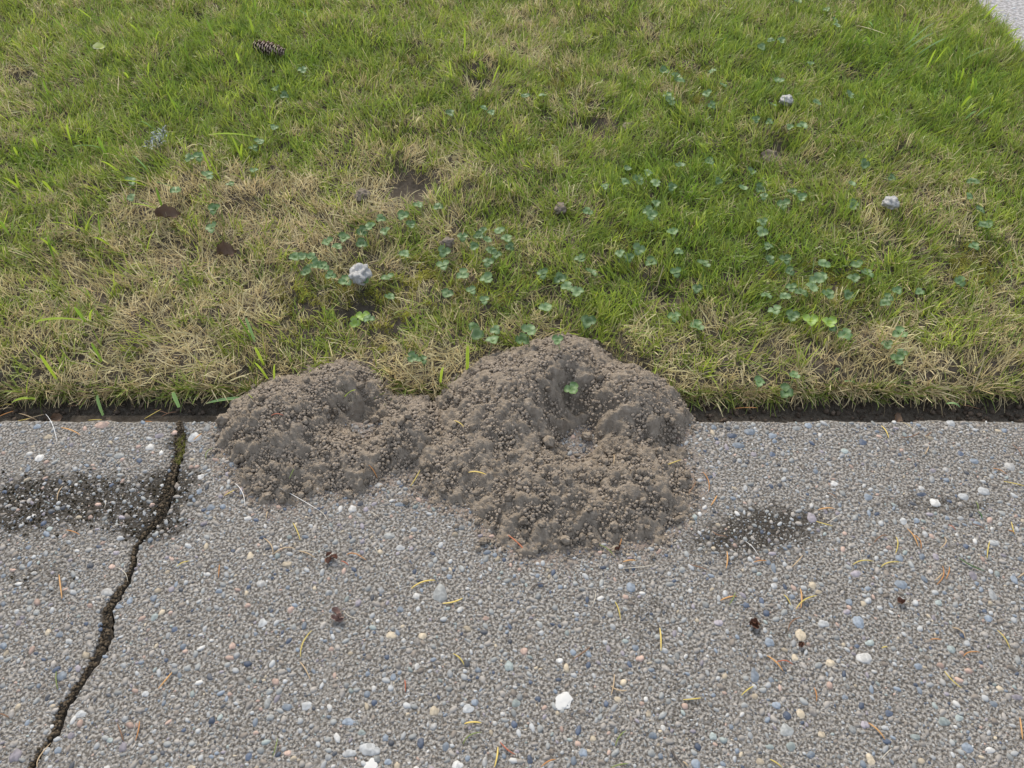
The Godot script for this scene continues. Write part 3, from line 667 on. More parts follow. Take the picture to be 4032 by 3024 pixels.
func slab(outline: PackedVector2Array, bevel: float) -> ArrayMesh:
	var n := outline.size()
	var turn := 1.0 if Geometry2D.is_polygon_clockwise(outline) else -1.0
	var inner := PackedVector2Array()
	var mid := PackedVector2Array()
	var out := PackedVector2Array()
	for i in n:
		var d := (outline[(i + 1) % n] - outline[(i + n - 1) % n]).normalized()
		var inward := Vector2(d.y, -d.x) * turn
		if not Geometry2D.is_point_in_polygon(outline[i] + inward * 0.0005, outline):
			inward = -inward
		inner.append(outline[i] + inward * bevel)
		mid.append(outline[i] + inward * bevel * 0.3)
		out.append(-inward)
	var v := PackedVector3Array()
	var nn := PackedVector3Array()
	for p in inner:
		v.append(Vector3(p.x, 0, p.y))
		nn.append(Vector3.UP)
	for i in n:
		v.append(Vector3(inner[i].x, 0, inner[i].y))
		nn.append((Vector3(out[i].x, 0, out[i].y) * 0.35 + Vector3.UP).normalized())
	for i in n:
		v.append(Vector3(mid[i].x, -bevel * 0.3, mid[i].y))
		nn.append((Vector3(out[i].x, 0, out[i].y) + Vector3.UP).normalized())
	for i in n:
		v.append(Vector3(outline[i].x, -bevel, outline[i].y))
		nn.append((Vector3(out[i].x, 0, out[i].y) + Vector3.UP * 0.3).normalized())
	for i in n:
		v.append(Vector3(outline[i].x, -0.1, outline[i].y))
		nn.append(Vector3(out[i].x, 0, out[i].y))
	var idx := PackedInt32Array()
	var flat := Geometry2D.triangulate_polygon(inner)
	for i in range(0, flat.size(), 3):
		var a := v[flat[i]]
		if (v[flat[i + 2]] - a).cross(v[flat[i + 1]] - a).y > 0.0:
			idx.append_array([flat[i], flat[i + 1], flat[i + 2]])
		else:
			idx.append_array([flat[i], flat[i + 2], flat[i + 1]])
	for ring in range(1, 4):
		for i in n:
			var j := (i + 1) % n
			var q := [ring * n + i, ring * n + j, (ring + 1) * n + j, (ring + 1) * n + i]
			var f := (v[q[2]] - v[q[0]]).cross(v[q[1]] - v[q[0]])
			if f.dot(nn[q[3]]) > 0.0:
				idx.append_array([q[0], q[1], q[2], q[0], q[2], q[3]])
			else:
				idx.append_array([q[0], q[2], q[1], q[0], q[3], q[2]])
	var uv := PackedVector2Array()
	var uv2 := PackedVector2Array()
	for p in v:
		uv.append(Vector2(p.x + p.y * 0.7, p.z + p.y) * 2.0)
		uv2.append(Vector2((p.x + 1.3) / 2.6, (p.z + 0.8) / 0.9))
	return surface(v, idx, nn, PackedColorArray(), uv, uv2)


func algae_at(x: float, z: float) -> float:
	var s := 0.0
	for a in ALGAE:
		var d: float = pow((x - a[0]) / a[2], 2.0) + pow((z - a[1]) / a[3], 2.0)
		if d < 5.0:
			s += a[4] * exp(-d)
	return s


func algae_picture() -> ImageTexture:
	var w := 1024
	var h := 400
	var im := Image.create(w, h, false, Image.FORMAT_RGBA8)
	for j in h:
		var z := -0.8 + 0.9 * (j + 0.5) / h
		for i in w:
			var x := -1.3 + 2.6 * (i + 0.5) / w
			var grain := 0.5 + 0.5 * n_fine.get_noise_2d(x * 1.6, z * 1.6)
			var patch := 0.5 + 0.5 * n_fast.get_noise_2d(x * 1.4, z * 1.4)
			var s := algae_at(x, z)
			var a := clampf((s * 1.25 + (patch - 0.5) * 0.55 * minf(1.0, s * 3.0) + (grain - 0.5) * 0.5 - 0.30) * 1.5, 0.0, 0.85) if s > 0.04 else 0.0
			var c := Color(0.155, 0.135, 0.105)
			var m := mound_at(x, z)
			var near := 0.0
			if x > -0.56 and x < 0.42 and z < -0.38:
				if m > 0.0:
					near = 1.0
				else:
					for k in 12:
						var t := k * TAU / 12.0
						var reach := 0.012 + 0.034 * ((k * 5) % 3) / 2.0
						if mound_at(x + cos(t) * reach, z + sin(t) * reach) > 0.0:
							near += 0.11
			var dust := clampf((near * 0.9 + (patch - 0.5) * 0.9 + (grain - 0.5) * 0.8 - 0.25) * 1.3, 0.0, 0.8) if near > 0.0 else 0.0
			if dust > a:
				c = Color(0.50, 0.445, 0.40)
				a = dust
			im.set_pixel(i, j, Color(c.r, c.g, c.b, a))
	return ImageTexture.create_from_image(im)


func stone_color(key: String) -> Color:
	var c: Color = {"a": Color(0.27, 0.275, 0.265), "b": Color(0.36, 0.365, 0.36), "c": Color(0.205, 0.235, 0.27), "n": Color(0.085, 0.105, 0.145), "d": Color(0.275, 0.31, 0.295),
		"w": Color(0.46, 0.45, 0.425), "t": Color(0.42, 0.355, 0.26), "r": Color(0.40, 0.29, 0.235), "v": Color(0.27, 0.245, 0.265), "g": Color(0.30, 0.275, 0.245), "k": Color(0.085, 0.09, 0.10), "e": Color(0.21, 0.18, 0.15)}[key]
	return c


func stone_material(key: String, shade: int) -> StandardMaterial3D:
	var id := key + str(shade)
	if not stone_tints.has(id):
		var c: Color = stone_color(key) * float([0.68, 0.85, 1.0][shade])
		var m := plain(Color.WHITE, 0.6, 0.4)
		var lo: Color = c * 0.8
		var hi: Color = c * 1.2
		m.albedo_texture = noise_picture(0.05, [lin(lo.r, lo.g, lo.b), lin(hi.r, hi.g, hi.b)], [0.3, 0.75], 64, 3, FastNoiseLite.TYPE_SIMPLEX, 3 + shade)
		m.uv1_triplanar = true
		m.uv1_world_triplanar = true
		m.uv1_scale = Vector3(40, 40, 40)
		stone_tints[id] = m
	return stone_tints[id]


func build_pavement() -> void:
	var concrete := plain(Color.WHITE, 0.85, 0.3)
	concrete.albedo_texture = noise_picture(0.085, [lin(0.075, 0.066, 0.055), lin(0.185, 0.170, 0.150), lin(0.33, 0.312, 0.285)], [0.22, 0.52, 0.82], 1024, 5, FastNoiseLite.TYPE_SIMPLEX, 21)
	concrete.heightmap_enabled = true
	concrete.heightmap_texture = noise_picture(0.075, [Color.BLACK, Color.WHITE], [0.15, 0.85], 1024, 5, FastNoiseLite.TYPE_SIMPLEX, 22)
	concrete.heightmap_scale = 0.15
	concrete.detail_enabled = true
	concrete.detail_albedo = algae_picture()
	concrete.detail_uv_layer = BaseMaterial3D.DETAIL_UV_2
	concrete.detail_blend_mode = BaseMaterial3D.BLEND_MODE_MIX
	var lefts := PackedVector2Array()
	var rights := PackedVector2Array()
	var z := SLAB_EDGE
	var sides := [PackedVector2Array(), PackedVector2Array()]
	while z < 1.2:
		sides[0].append(Vector2(crack_x(z) - crack_gap(z) + 0.0008 * n_fine.get_noise_2d(z * 2.0, 1.0), z))
		sides[1].append(Vector2(crack_x(z) + 0.0012 + 0.0012 * n_fine.get_noise_2d(z * 2.0, 7.0), z))
		z += 0.0045 if z < 0.05 else 0.05
	var x := -2.4
	while x < sides[0][0].x - 0.004:
		lefts.append(Vector2(x, SLAB_EDGE + 0.0030 * n_mid.get_noise_2d(x, 3.0) + 0.0016 * n_fine.get_noise_2d(x, 3.0)))
		x += 0.008
	lefts.append_array(sides[0])
	lefts.append(Vector2(-2.4, 1.2))
	var r: PackedVector2Array = sides[1].duplicate()
	r.reverse()
	rights.append(Vector2(2.6, 1.2))
	rights.append_array(r)
	x = sides[1][0].x + 0.006
	while x < 2.6:
		rights.append(Vector2(x, SLAB_EDGE + 0.0030 * n_mid.get_noise_2d(x, 3.0) + 0.0016 * n_fine.get_noise_2d(x, 3.0)))
		x += 0.008
	rights.append(Vector2(2.6, SLAB_EDGE))
	var slabs := [base("pavement", Vector3.ZERO), base("pavement", Vector3.ZERO)]
	tag(slabs[0], "pebbled grey concrete slab with a black mossy stain, beyond the crack from the molehills", "pavement", "", "structure")
	tag(slabs[1], "wide pebbled grey concrete slab that carries both molehills", "pavement", "", "structure")
	part("concrete", slab(lefts, 0.004), concrete, slabs[0])
	part("concrete", slab(rights, 0.004), concrete, slabs[1])
	set_stones(slabs)
	# soil packed into the crack
	var v := PackedVector3Array()
	var idx := PackedInt32Array()
	z = SLAB_EDGE + 0.002
	var rows := 0
	while z < 0.3:
		var a := crack_x(z) - crack_gap(z) - 0.003
		var b := crack_x(z) - 0.0018
		for i in 7:
			var px := lerpf(a, b, i / 6.0)
			v.append(Vector3(px, -0.0035 - 0.0035 * pow(i / 6.0, 3.0) + 0.0022 * n_fine.get_noise_2d(px, z), z))
		if rows:
			for i in 6:
				var p := (rows - 1) * 7 + i
				idx.append_array([p, p + 1, p + 8, p, p + 8, p + 7])
		rows += 1
		z += 0.0025
	var dirt := base("crack_soil", Vector3.ZERO)
	tag(dirt, "brown soil and moss packed into the crack between the slabs", "soil", "", "stuff")
	part("soil", surface(v, idx, normals_of(v, idx)), soil_material(0.36), dirt)
	part("soil", surface(PackedVector3Array([Vector3(-0.7, -0.022, -0.75), Vector3(-0.3, -0.022, -0.75), Vector3(-0.3, -0.022, 0.4), Vector3(-0.7, -0.022, 0.4)]), PackedInt32Array([0, 1, 2, 0, 2, 3]), PackedVector3Array([Vector3.UP, Vector3.UP, Vector3.UP, Vector3.UP])), soil_material(0.3), dirt)
	var where := []
	var tints := []
	for i in 1500:
		var q := rng.randf_range(SLAB_EDGE, 0.05)
		var s := 0.0006 + 0.0016 * pow(rng.randf(), 2.0)
		var px := crack_x(q) - 0.002 - rng.randf() * crack_gap(q)
		where.append(random_turn(Vector3(s, s, s), Vector3(px, -0.003 + rng.randf() * 0.002, q)))
		tints.append(Color(0.085, 0.066, 0.045) * rng.randf_range(0.5, 1.5))
	scatter("crumb", lump(71, 1, 0.4), tinted(0.95, 0.15), where, tints, dirt)
	# black moss cushions between the stones of the stained slab
	var moss := base("black_moss", Vector3.ZERO)
	tag(moss, "black crusty moss spreading over the concrete next to the crack", "moss", "", "stuff")
	where = []
	tints = []
	for i in 26000:
		var p := Vector2(rng.randf_range(-1.1, 1.0), rng.randf_range(-0.71, -0.2))
		var s := algae_at(p.x, p.y) + 0.35 * n_fast.get_noise_2d(p.x * 1.4, p.y * 1.4)
		if s < 0.42 or p.x > -0.3 or rng.randf() > (s - 0.3) * 1.6 or mound_at(p.x, p.y) > 0.0:
			continue
		var size := 0.0007 + 0.0014 * pow(rng.randf(), 2.0)
		where.append(random_turn(Vector3(size, size * 0.8, size), Vector3(p.x, 0.0004, p.y)))
		tints.append(Color(0.036, 0.030, 0.020) * rng.randf_range(0.6, 1.6))
	scatter("cushion", lump(72, 1, 0.5), tinted(0.95, 0.1), where, tints, moss)


func slab_of(x: float, z: float) -> int:
	var c := crack_x(z)
	if x > c + 0.003:
		return 1
	return 0 if x < c - crack_gap(z) - 0.001 else -1


func set_stones(slabs: Array) -> void:
	var keys := "aaaaabbbgggggggggccdvkeewtrnbgab"
	var shapes := []
	for k in 8:
		shapes.append(lump(100 + k, 2, 0.20, Vector3.ONE, 0.9))
	var small := []
	for k in 6:
		small.append(lump(120 + k, 1, 0.28, Vector3.ONE, 1.1))
	var grid := {}
	var count := [0, 0]
	for s in STONES:
		var at := Vector2(s[1], s[2])
		var side := slab_of(at.x, at.y)
		if side < 0 or at.y < SLAB_EDGE + 0.004:
			continue
		var big: float = maxf(s[3], s[4])
		var high: float = minf(s[3], s[4])
		grid_add(grid, at, (s[3] + s[4]) * 0.45)
		part("pebble", shapes[rng.randi() % 8], stone_material(s[0], rng.randi() % 3), slabs[side], Transform3D(Basis(Vector3.UP, rng.randf_range(-0.15, 0.15)) * Basis.from_scale(Vector3(s[3], high * 0.55, s[4])), Vector3(at.x, -high * 0.55 * 0.62 + 0.0006, at.y)))
		count[side] += 1
	var found := []
	for i in 60000:
		var at := Vector2(rng.randf_range(-1.35, 1.35), rng.randf_range(SLAB_EDGE + 0.003, 0.05))
		var side := slab_of(at.x, at.y)
		var r := 0.0011 + 0.0036 * pow(rng.randf(), 2.3)
		if side < 0 or mound_at(at.x, at.y) > 0.02 or not grid_free(grid, at, r):
			continue
		grid_add(grid, at, r)
		var seen := absf(at.x) < 0.58 + 0.36 * (-0.2 - at.y) and at.y < -0.225 and mound_at(at.x, at.y) < 0.0
		found.append([r if seen else r * 0.01, at, r, side])
	found.sort_custom(func(a, b): return a[0] > b[0])
	var rest := [[[], [], [], [], [], []], [[], [], [], [], [], []]]
	var tint := [[[], [], [], [], [], []], [[], [], [], [], [], []]]
	for f in found:
		var side: int = f[3]
		var r: float = f[2]
		var key := keys[rng.randi() % keys.length()]
		var long := rng.randf_range(1.0, 1.5)
		var size := Vector3(r * long, r * rng.randf_range(0.65, 0.85), r / sqrt(long))
		var t := turned(rng.randf() * TAU, size, Vector3(f[1].x, -size.y * rng.randf_range(0.3, 0.6) + 0.0004, f[1].y), rng.randf_range(-0.15, 0.15))
		if count[side] < [200, 299][side]:
			count[side] += 1
			part("pebble", small[rng.randi() % 6], stone_material(key, rng.randi() % 3), slabs[side], t)
		else:
			var k := rng.randi() % 6
			rest[side][k].append(t)
			tint[side][k].append(stone_color(key) * rng.randf_range(0.6, 1.05))
	for side in 2:
		var holder := Node3D.new()
		holder.name = "small_pebbles"
		holder.set_meta("kind", "stuff")
		slabs[side].add_child(holder)
		for k in 6:
			scatter("pebbles", small[k], tinted(0.6, 0.4), rest[side][k], tint[side][k], holder)
	# sand grains, as square plots of the matrix that are laid side by side
	var grit := lump(140, 0, 0.25)
	var gv: PackedVector3Array = grit.surface_get_arrays(0)[Mesh.ARRAY_VERTEX]
	var gi: PackedInt32Array = grit.surface_get_arrays(0)[Mesh.ARRAY_INDEX]
	var plots := []
	for k in 5:
		var v := PackedVector3Array()
		var c := PackedColorArray()
		var idx := PackedInt32Array()
		for i in 190:
			var r := rng.randf_range(0.0005, 0.0012)
			var t := random_turn(Vector3(r * 1.2, r * 0.8, r), Vector3(rng.randf_range(-0.03, 0.03), r * rng.randf_range(-0.35, 0.15), rng.randf_range(-0.03, 0.03)))
			var tone := stone_color(keys[rng.randi() % keys.length()]).lerp(Color(0.24, 0.22, 0.20), 0.45) * rng.randf_range(0.5, 1.05)
			var first := v.size()
			for p in gv:
				v.append(t * p)
				c.append(tone)
			for q in gi:
				idx.append(first + q)
		plots.append(surface(v, idx, normals_of(v, idx), c))
	var spots := [[[], [], [], [], []], [[], [], [], [], []]]
	var whites := [[[], [], [], [], []], [[], [], [], [], []]]
	for i in 46:
		for j in 13:
			var at := Vector2(-1.35 + 0.06 * i, SLAB_EDGE + 0.034 + 0.06 * j)
			var side := slab_of(at.x, at.y)
			if absf(at.x - crack_x(at.y)) < 0.05:
				continue
			var k := rng.randi() % 5
			spots[maxi(side, 0)][k].append(turned((rng.randi() % 4) * PI / 2, Vector3.ONE, Vector3(at.x, 0, at.y)))
			whites[maxi(side, 0)][k].append(Color.WHITE)
	for side in 2:
		for k in 5:
			scatter("sand_grains", plots[k], tinted(0.8, 0.3), spots[side][k], whites[side][k], slabs[side])
	# the strip along the crack gets its grains one by one
	var near := [[], []]
	var near_tint := [[], []]
	for i in 4500:
		var at := Vector2(0, rng.randf_range(SLAB_EDGE + 0.002, 0.03))
		at.x = crack_x(at.y) + rng.randf_range(-0.085, 0.085)
		var side := slab_of(at.x, at.y)
		if side < 0:
			continue
		var r := rng.randf_range(0.0005, 0.0012)
		near[side].append(random_turn(Vector3(r * 1.2, r * 0.8, r), Vector3(at.x, r * rng.randf_range(-0.35, 0.15), at.y)))
		near_tint[side].append(stone_color(keys[rng.randi() % keys.length()]).lerp(Color(0.24, 0.22, 0.20), 0.45) * rng.randf_range(0.5, 1.05))
	for side in 2:
		scatter("sand_grains", grit, tinted(0.8, 0.3), near[side], near_tint[side], slabs[side])


func grid_add(grid: Dictionary, at: Vector2, r: float) -> void:
	var reach := int(ceil(r / 0.008))
	var c := Vector2i((at / 0.008).floor())
	for i in range(-reach, reach + 1):
		for j in range(-reach, reach + 1):
			var key := c + Vector2i(i, j)
			if not grid.has(key):
				grid[key] = []
			grid[key].append([at, r])


func grid_free(grid: Dictionary, at: Vector2, r: float) -> bool:
	var c := Vector2i((at / 0.008).floor())
	for i in range(-1, 2):
		for j in range(-1, 2):
			for o in grid.get(c + Vector2i(i, j), []):
				var d: float = o[1] + r * 0.9
				if at.distance_squared_to(o[0]) < d * d:
					return false
	return true


func build_path() -> void:
	var concrete := plain(Color.WHITE, 0.85, 0.3)
	concrete.albedo_texture = noise_picture(0.06, [lin(0.22, 0.21, 0.205), lin(0.40, 0.385, 0.38)], [0.25, 0.75], 512, 5, FastNoiseLite.TYPE_SIMPLEX, 31)
	concrete.uv1_scale = Vector3(1.2, 1.2, 1)
	concrete.heightmap_enabled = true
	concrete.heightmap_texture = concrete.albedo_texture
	concrete.heightmap_scale = 0.3
	var edge := PackedVector2Array()
	var z := -3.4
	while z < SLAB_EDGE - 0.012:
		edge.append(Vector2(LAWN_SIDE + 0.004 + 0.004 * n_mid.get_noise_2d(z, 8.0), z))
		z += 0.012
	edge.append(Vector2(2.6, SLAB_EDGE - 0.012))
	edge.append(Vector2(2.6, -3.4))
	var o := base("path", Vector3.ZERO)
	tag(o, "pale grey concrete path along the tall green side of the lawn", "path", "", "structure")
	part("concrete", slab(edge, 0.005), concrete, o)
	var where := []
	var tints := []
	for i in 5200:
		var r := 0.0014 + 0.0035 * pow(rng.randf(), 3.0)
		where.append(turned(rng.randf() * TAU, Vector3(r * 1.3, r * 0.6, r), Vector3(rng.randf_range(LAWN_SIDE + 0.01, 1.9), -r * 0.2, rng.randf_range(-2.6, -0.76))))
		tints.append(stone_color("aabbgcv"[rng.randi() % 7]) * rng.randf_range(0.8, 1.25))
	scatter("pebbles", lump(150, 1, 0.25), tinted(0.7, 0.35), where, tints, o)


func build_lawn() -> void:
	var v := PackedVector3Array()
	var idx := PackedInt32Array()
	var nx := 250
	var nz := 178
	for j in nz:
		var z := LAWN_FRONT - 2.6 * j / (nz - 1.0)
		for i in nx:
			var x := lerpf(-2.4, LAWN_SIDE, i / (nx - 1.0))
			var zz := z + (0.006 * n_fast.get_noise_2d(x, 1.0) if j == 0 else 0.0)
			v.append(Vector3(x, lawn_y(x, z) + 0.002 * n_fast.get_noise_2d(x, z), zz))
	for j in nz - 1:
		for i in nx - 1:
			var p := j * nx + i
			idx.append_array([p, p + nx, p + nx + 1, p, p + nx + 1, p + 1])
	# the cut edges of the turf
	for i in nx:
		for d in 3:
			var p := v[i]
			v.append(Vector3(p.x, lerpf(p.y, TRENCH - 0.01, (d + 1) / 3.0), p.z - 0.006 * (d + 1) + 0.008 * n_fast.get_noise_2d(p.x * 2.0, d * 3.0)))
	for i in nx - 1:
		for d in 3:
			var a := i if d == 0 else nx * nz + i * 3 + d - 1
			var b := i + 1 if d == 0 else nx * nz + (i + 1) * 3 + d - 1
			var c := nx * nz + i * 3 + d
			var e := nx * nz + (i + 1) * 3 + d
			idx.append_array([a, b, e, a, e, c])
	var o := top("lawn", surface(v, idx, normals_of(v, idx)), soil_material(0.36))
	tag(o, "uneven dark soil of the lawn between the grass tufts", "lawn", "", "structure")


# ---------------------------------------------------------------- molehills

func build_mounds() -> void:
	var soil := soil_material(1.0)
	var pale := soil_material(1.12)
	var dusky := soil_material(0.86)
	var shapes := []
	for k in 6:
		shapes.append(lump(200 + k, 2, 0.42, Vector3(1, 0.9, 1), 1.6))
	var tiny := []
	for k in 4:
		tiny.append(lump(220 + k, 1, 0.4, Vector3.ONE, 1.6))
	var names := ["low broad molehill of crumbly grey-brown soil with a shallow hollow", "tall molehill of grey-brown soil with a deep hollow, clover on its back"]
	for k in 2:
		var o := base("molehill", Vector3.ZERO)
		tag(o, names[k], "molehill", "molehills on the lawn edge")
		var lo := [Vector2(-0.475, -0.875), Vector2(-0.19, -0.935)][k] as Vector2
		var hi := [Vector2(-0.06, -0.54), Vector2(0.30, -0.46)][k] as Vector2
		var cell := 0.0021
		var nx := int((hi.x - lo.x) / cell)
		var nz := int((hi.y - lo.y) / cell)
		var heights := PackedFloat32Array()
		var v := PackedVector3Array()
		for j in nz:
			for i in nx:
				var x := lo.x + cell * i
				var z := lo.y + cell * j
				var wx := x + 0.010 * n_mid.get_noise_2d(x * 2.2, z * 2.2) + 0.004 * n_fast.get_noise_2d(x * 1.5, z * 1.5)
				var wz := z + 0.010 * n_mid.get_noise_2d(x * 2.2 + 5.0, z * 2.2) + 0.004 * n_fast.get_noise_2d(x * 1.5 + 3.0, z * 1.5)
				var y := mound_y(k, wx, wz)
				if y > -0.5:
					var rough := 0.4 + 0.6 * smoothstep(-0.25, 0.35, n_mid.get_noise_2d(x * 1.7 + 9.0, z * 1.7))
					y += 0.0035 * n_mid.get_noise_2d(x * 3.0, z * 3.0) + 0.0032 * n_fast.get_noise_2d(x * 1.7, z * 1.7)
					y += rough * 0.0034 * (0.35 - 1.0 * n_cell.get_noise_2d(x, z) - 0.6) + (0.35 + rough) * 0.0030 * n_fine.get_noise_2d(x * 1.6, z * 1.6)
					y -= 0.0035
				heights.append(y)
				v.append(Vector3(x, maxf(y, -0.04), z))
		var idx := PackedInt32Array()
		for j in nz - 1:
			for i in nx - 1:
				var p := j * nx + i
				if maxf(maxf(heights[p], heights[p + 1]), maxf(heights[p + nx], heights[p + nx + 1])) > -0.03 and minf(minf(heights[p], heights[p + 1]), minf(heights[p + nx], heights[p + nx + 1])) > -0.5:
					idx.append_array([p, p + 1, p + nx + 1, p, p + nx + 1, p + nx])
		part("soil_mound", surface(v, idx, normals_of(v, idx)), soil, o)
		# clods that can be told apart, the largest first
		var sites := []
		var tries := 0
		while sites.size() < 230 and tries < 6000:
			tries += 1
			var p := Vector2(rng.randf_range(lo.x, hi.x), rng.randf_range(lo.y, hi.y))
			var y := mound_y(k, p.x, p.y)
			if y < 0.001 or y > 0.2 or rng.randf() < y * 6.0:
				continue
			sites.append([p, 0.0024 + 0.0042 * pow(rng.randf(), 3.0)])
		for s in sites:
			var p: Vector2 = s[0]
			var r: float = s[1]
			part("clod", shapes[rng.randi() % 6], [soil, pale, dusky][rng.randi() % 3], o, random_turn(Vector3(r, r * 0.85, r * rng.randf_range(0.8, 1.1)), Vector3(p.x, mound_y(k, p.x, p.y) - 0.0025 + r * 0.45, p.y)))
		for c in CLODS:
			var p := Vector2(c[0], c[2])
			if mound_y(k, p.x, p.y) > 0.004 and mound_y(1 - k, p.x, p.y) < mound_y(k, p.x, p.y):
				var r: float = c[3]
				part("clod", shapes[rng.randi() % 6], [soil, pale, soil][rng.randi() % 3], o, random_turn(Vector3(r, r * 0.85, r * 0.9), Vector3(p.x, mound_y(k, p.x, p.y) - 0.003 + r * 0.5, p.y)))
		var holder := Node3D.new()
		holder.name = "soil_crumbs"
		holder.set_meta("kind", "stuff")
		o.add_child(holder)
		for q in 4:
			var where := []
			var tints := []
			for i in 6500:
				var p := Vector2(rng.randf_range(lo.x, hi.x), rng.randf_range(lo.y, hi.y))
				var y := mound_y(k, p.x, p.y)
				if y < 0.0 or (n_mid.get_noise_2d(p.x * 1.7 + 9.0, p.y * 1.7) < -0.12 and rng.randf() < 0.45):
					continue
				var r := 0.0008 + 0.0021 * pow(rng.randf(), 2.4)
				where.append(random_turn(Vector3(r, r * 0.9, r), Vector3(p.x, y - 0.0035 + r * 0.4, p.y)))
				tints.append(Color(0.24, 0.20, 0.158) * rng.randf_range(0.75, 1.25))
			scatter("crumbs", tiny[q], tinted(0.95, 0.12), where, tints, holder)
	# crumbs and clods that rolled out over the pavement
	var spill := base("spilled_crumbs", Vector3.ZERO)
	tag(spill, "fine soil crumbs spilled over the pebbled concrete around the molehills", "soil crumbs", "", "stuff")
	for q in 2:
		var where := []
		var tints := []
		for i in 15000:
			var p := Vector2(rng.randf_range(-0.5, 0.36), rng.randf_range(-0.73, -0.44))
			if mound_at(p.x, p.y) > 0.0:
				continue
			var close := 0.0
			for t in 8:
				for reach in [0.010, 0.022]:
					if mound_at(p.x + cos(t * TAU / 8) * reach, p.y + sin(t * TAU / 8) * reach) > 0.0:
						close += 0.07 if reach > 0.015 else 0.11
			if rng.randf() > close * close * 1.2:
				continue
			var r := 0.0007 + 0.0022 * pow(rng.randf(), 2.6)
			where.append(random_turn(Vector3(r, r * 0.9, r), Vector3(p.x, r * 0.6, p.y)))
			tints.append(Color(0.24, 0.20, 0.158) * rng.randf_range(0.75, 1.25))
		scatter("crumbs", tiny[q], tinted(0.95, 0.12), where, tints, spill)
	for c in CLODS:
		if mound_at(c[0], c[2]) > 0.004:
			continue
		var r: float = c[3]
		var in_gap: bool = c[2] < SLAB_EDGE
		var d := top("soil_clod", shapes[rng.randi() % 6], [soil, pale][rng.randi() % 2])
		d.transform = random_turn(Vector3(r, r * 0.85, r * 0.9), Vector3(c[0], (TRENCH + r * 0.7) if in_gap else r * 0.7, c[2]))
		if in_gap:
			tag(d, "fist-shaped clod of soil lying in the dark gap below the turf", "soil clod", "clods in the gap")
		else:
			tag(d, "loose clod of dry soil on the concrete at a molehill's foot", "soil clod", "clods rolled onto the pavement")


# ---------------------------------------------------------------- grass

func blade(v: PackedVector3Array, c: PackedColorArray, idx: PackedInt32Array, root: Vector3, yaw: float, lean: float, bend: float, length: float, width: float, steps: int, tone: Color, tip: Color, blunt: float) -> void:
	var d := Vector3(cos(yaw), 0, sin(yaw))
	var turn := rng.randf_range(-0.9, 0.9)
	var side := Vector3(-sin(yaw + turn), 0, cos(yaw + turn))
	var p := root
	var first := v.size()
	for i in steps + 1:
		var t := i / float(steps)
		var w := width * lerpf(1.0, blunt, t * t) * 0.5
		v.append(p - side * w)
		v.append(p + side * w)
		var k := tip if i >= steps - 0 else tone
		c.append(k)
		c.append(k)
		var a := lean + bend * t
		p += (d * sin(a) + Vector3.UP * cos(a)) * (length / steps)
		if i < steps:
			var q := first + i * 2
			idx.append_array([q, q + 1, q + 3, q, q + 3, q + 2])


func tuft(count: int, spread: float, long: Vector2, wide: Vector2, lean: Vector2, dead: bool) -> ArrayMesh:
	var v := PackedVector3Array()
	var c := PackedColorArray()
	var idx := PackedInt32Array()
	for i in count:
		var a := rng.randf() * TAU
		var root := Vector3(cos(a), 0, sin(a)) * spread * sqrt(rng.randf())
		var tone := Color.WHITE * rng.randf_range(0.7, 1.25)
		if not dead:
			tone = tone.lerp(Color(1.5, 1.25, 0.9) * rng.randf_range(0.7, 1.1), rng.randf() * 0.5)
		else:
			tone = tone.lerp(Color(0.75, 0.62, 0.5), rng.randf() * 0.6)
		var tip := tone
		if rng.randf() < (0.35 if not dead else 0.2):
			tip = tone.lerp(Color(2.6, 1.8, 3.6), 0.5) if not dead else tone * 1.3
		blade(v, c, idx, root, rng.randf() * TAU, rng.randf_range(lean.x, lean.y), rng.randf_range(-0.2, 1.0) if not dead else rng.randf_range(-0.8, 1.6), rng.randf_range(long.x, long.y), rng.randf_range(wide.x, wide.y), 4, tone, tip, rng.randf_range(0.25, 0.7))
	return surface(v, idx, PackedVector3Array(), c)


func moss_tuft(count: int) -> ArrayMesh:
	var v := PackedVector3Array()
	var c := PackedColorArray()
	var idx := PackedInt32Array()
	for i in count:
		var a := rng.randf() * TAU
		var p := Vector3(cos(a), 0, sin(a)) * 0.009 * sqrt(rng.randf())
		var lean := Vector3(rng.randf_range(-0.7, 0.7), 1.0, rng.randf_range(-0.7, 0.7)).normalized()
		var long := rng.randf_range(0.010, 0.020)
		var tone := Color.WHITE * rng.randf_range(0.7, 1.3)
		for k in 9:
			var q := p + lean * long * (k + 1) / 9.0
			var b := k * 2.4 + a
			var out := Vector3(cos(b), 0.75, sin(b)).normalized() * rng.randf_range(0.0022, 0.0036)
			var side := Vector3(-sin(b), 0, cos(b)) * 0.0007
			var first := v.size()
			v.append_array([q - side, q + side, q + out])
			c.append_array([tone, tone, tone])
			idx.append_array([first, first + 1, first + 2])
	return surface(v, idx, PackedVector3Array(), c)


func grown(at: Vector3, up: Vector3, size: float, tall := 1.0) -> Transform3D:
	var y := up.normalized()
	var a := rng.randf() * TAU
	var x := Vector3(cos(a), 0, sin(a))
	x = (x - y * x.dot(y)).normalized()
	return Transform3D(Basis(x * size, y * size * tall, x.cross(y) * size), at)


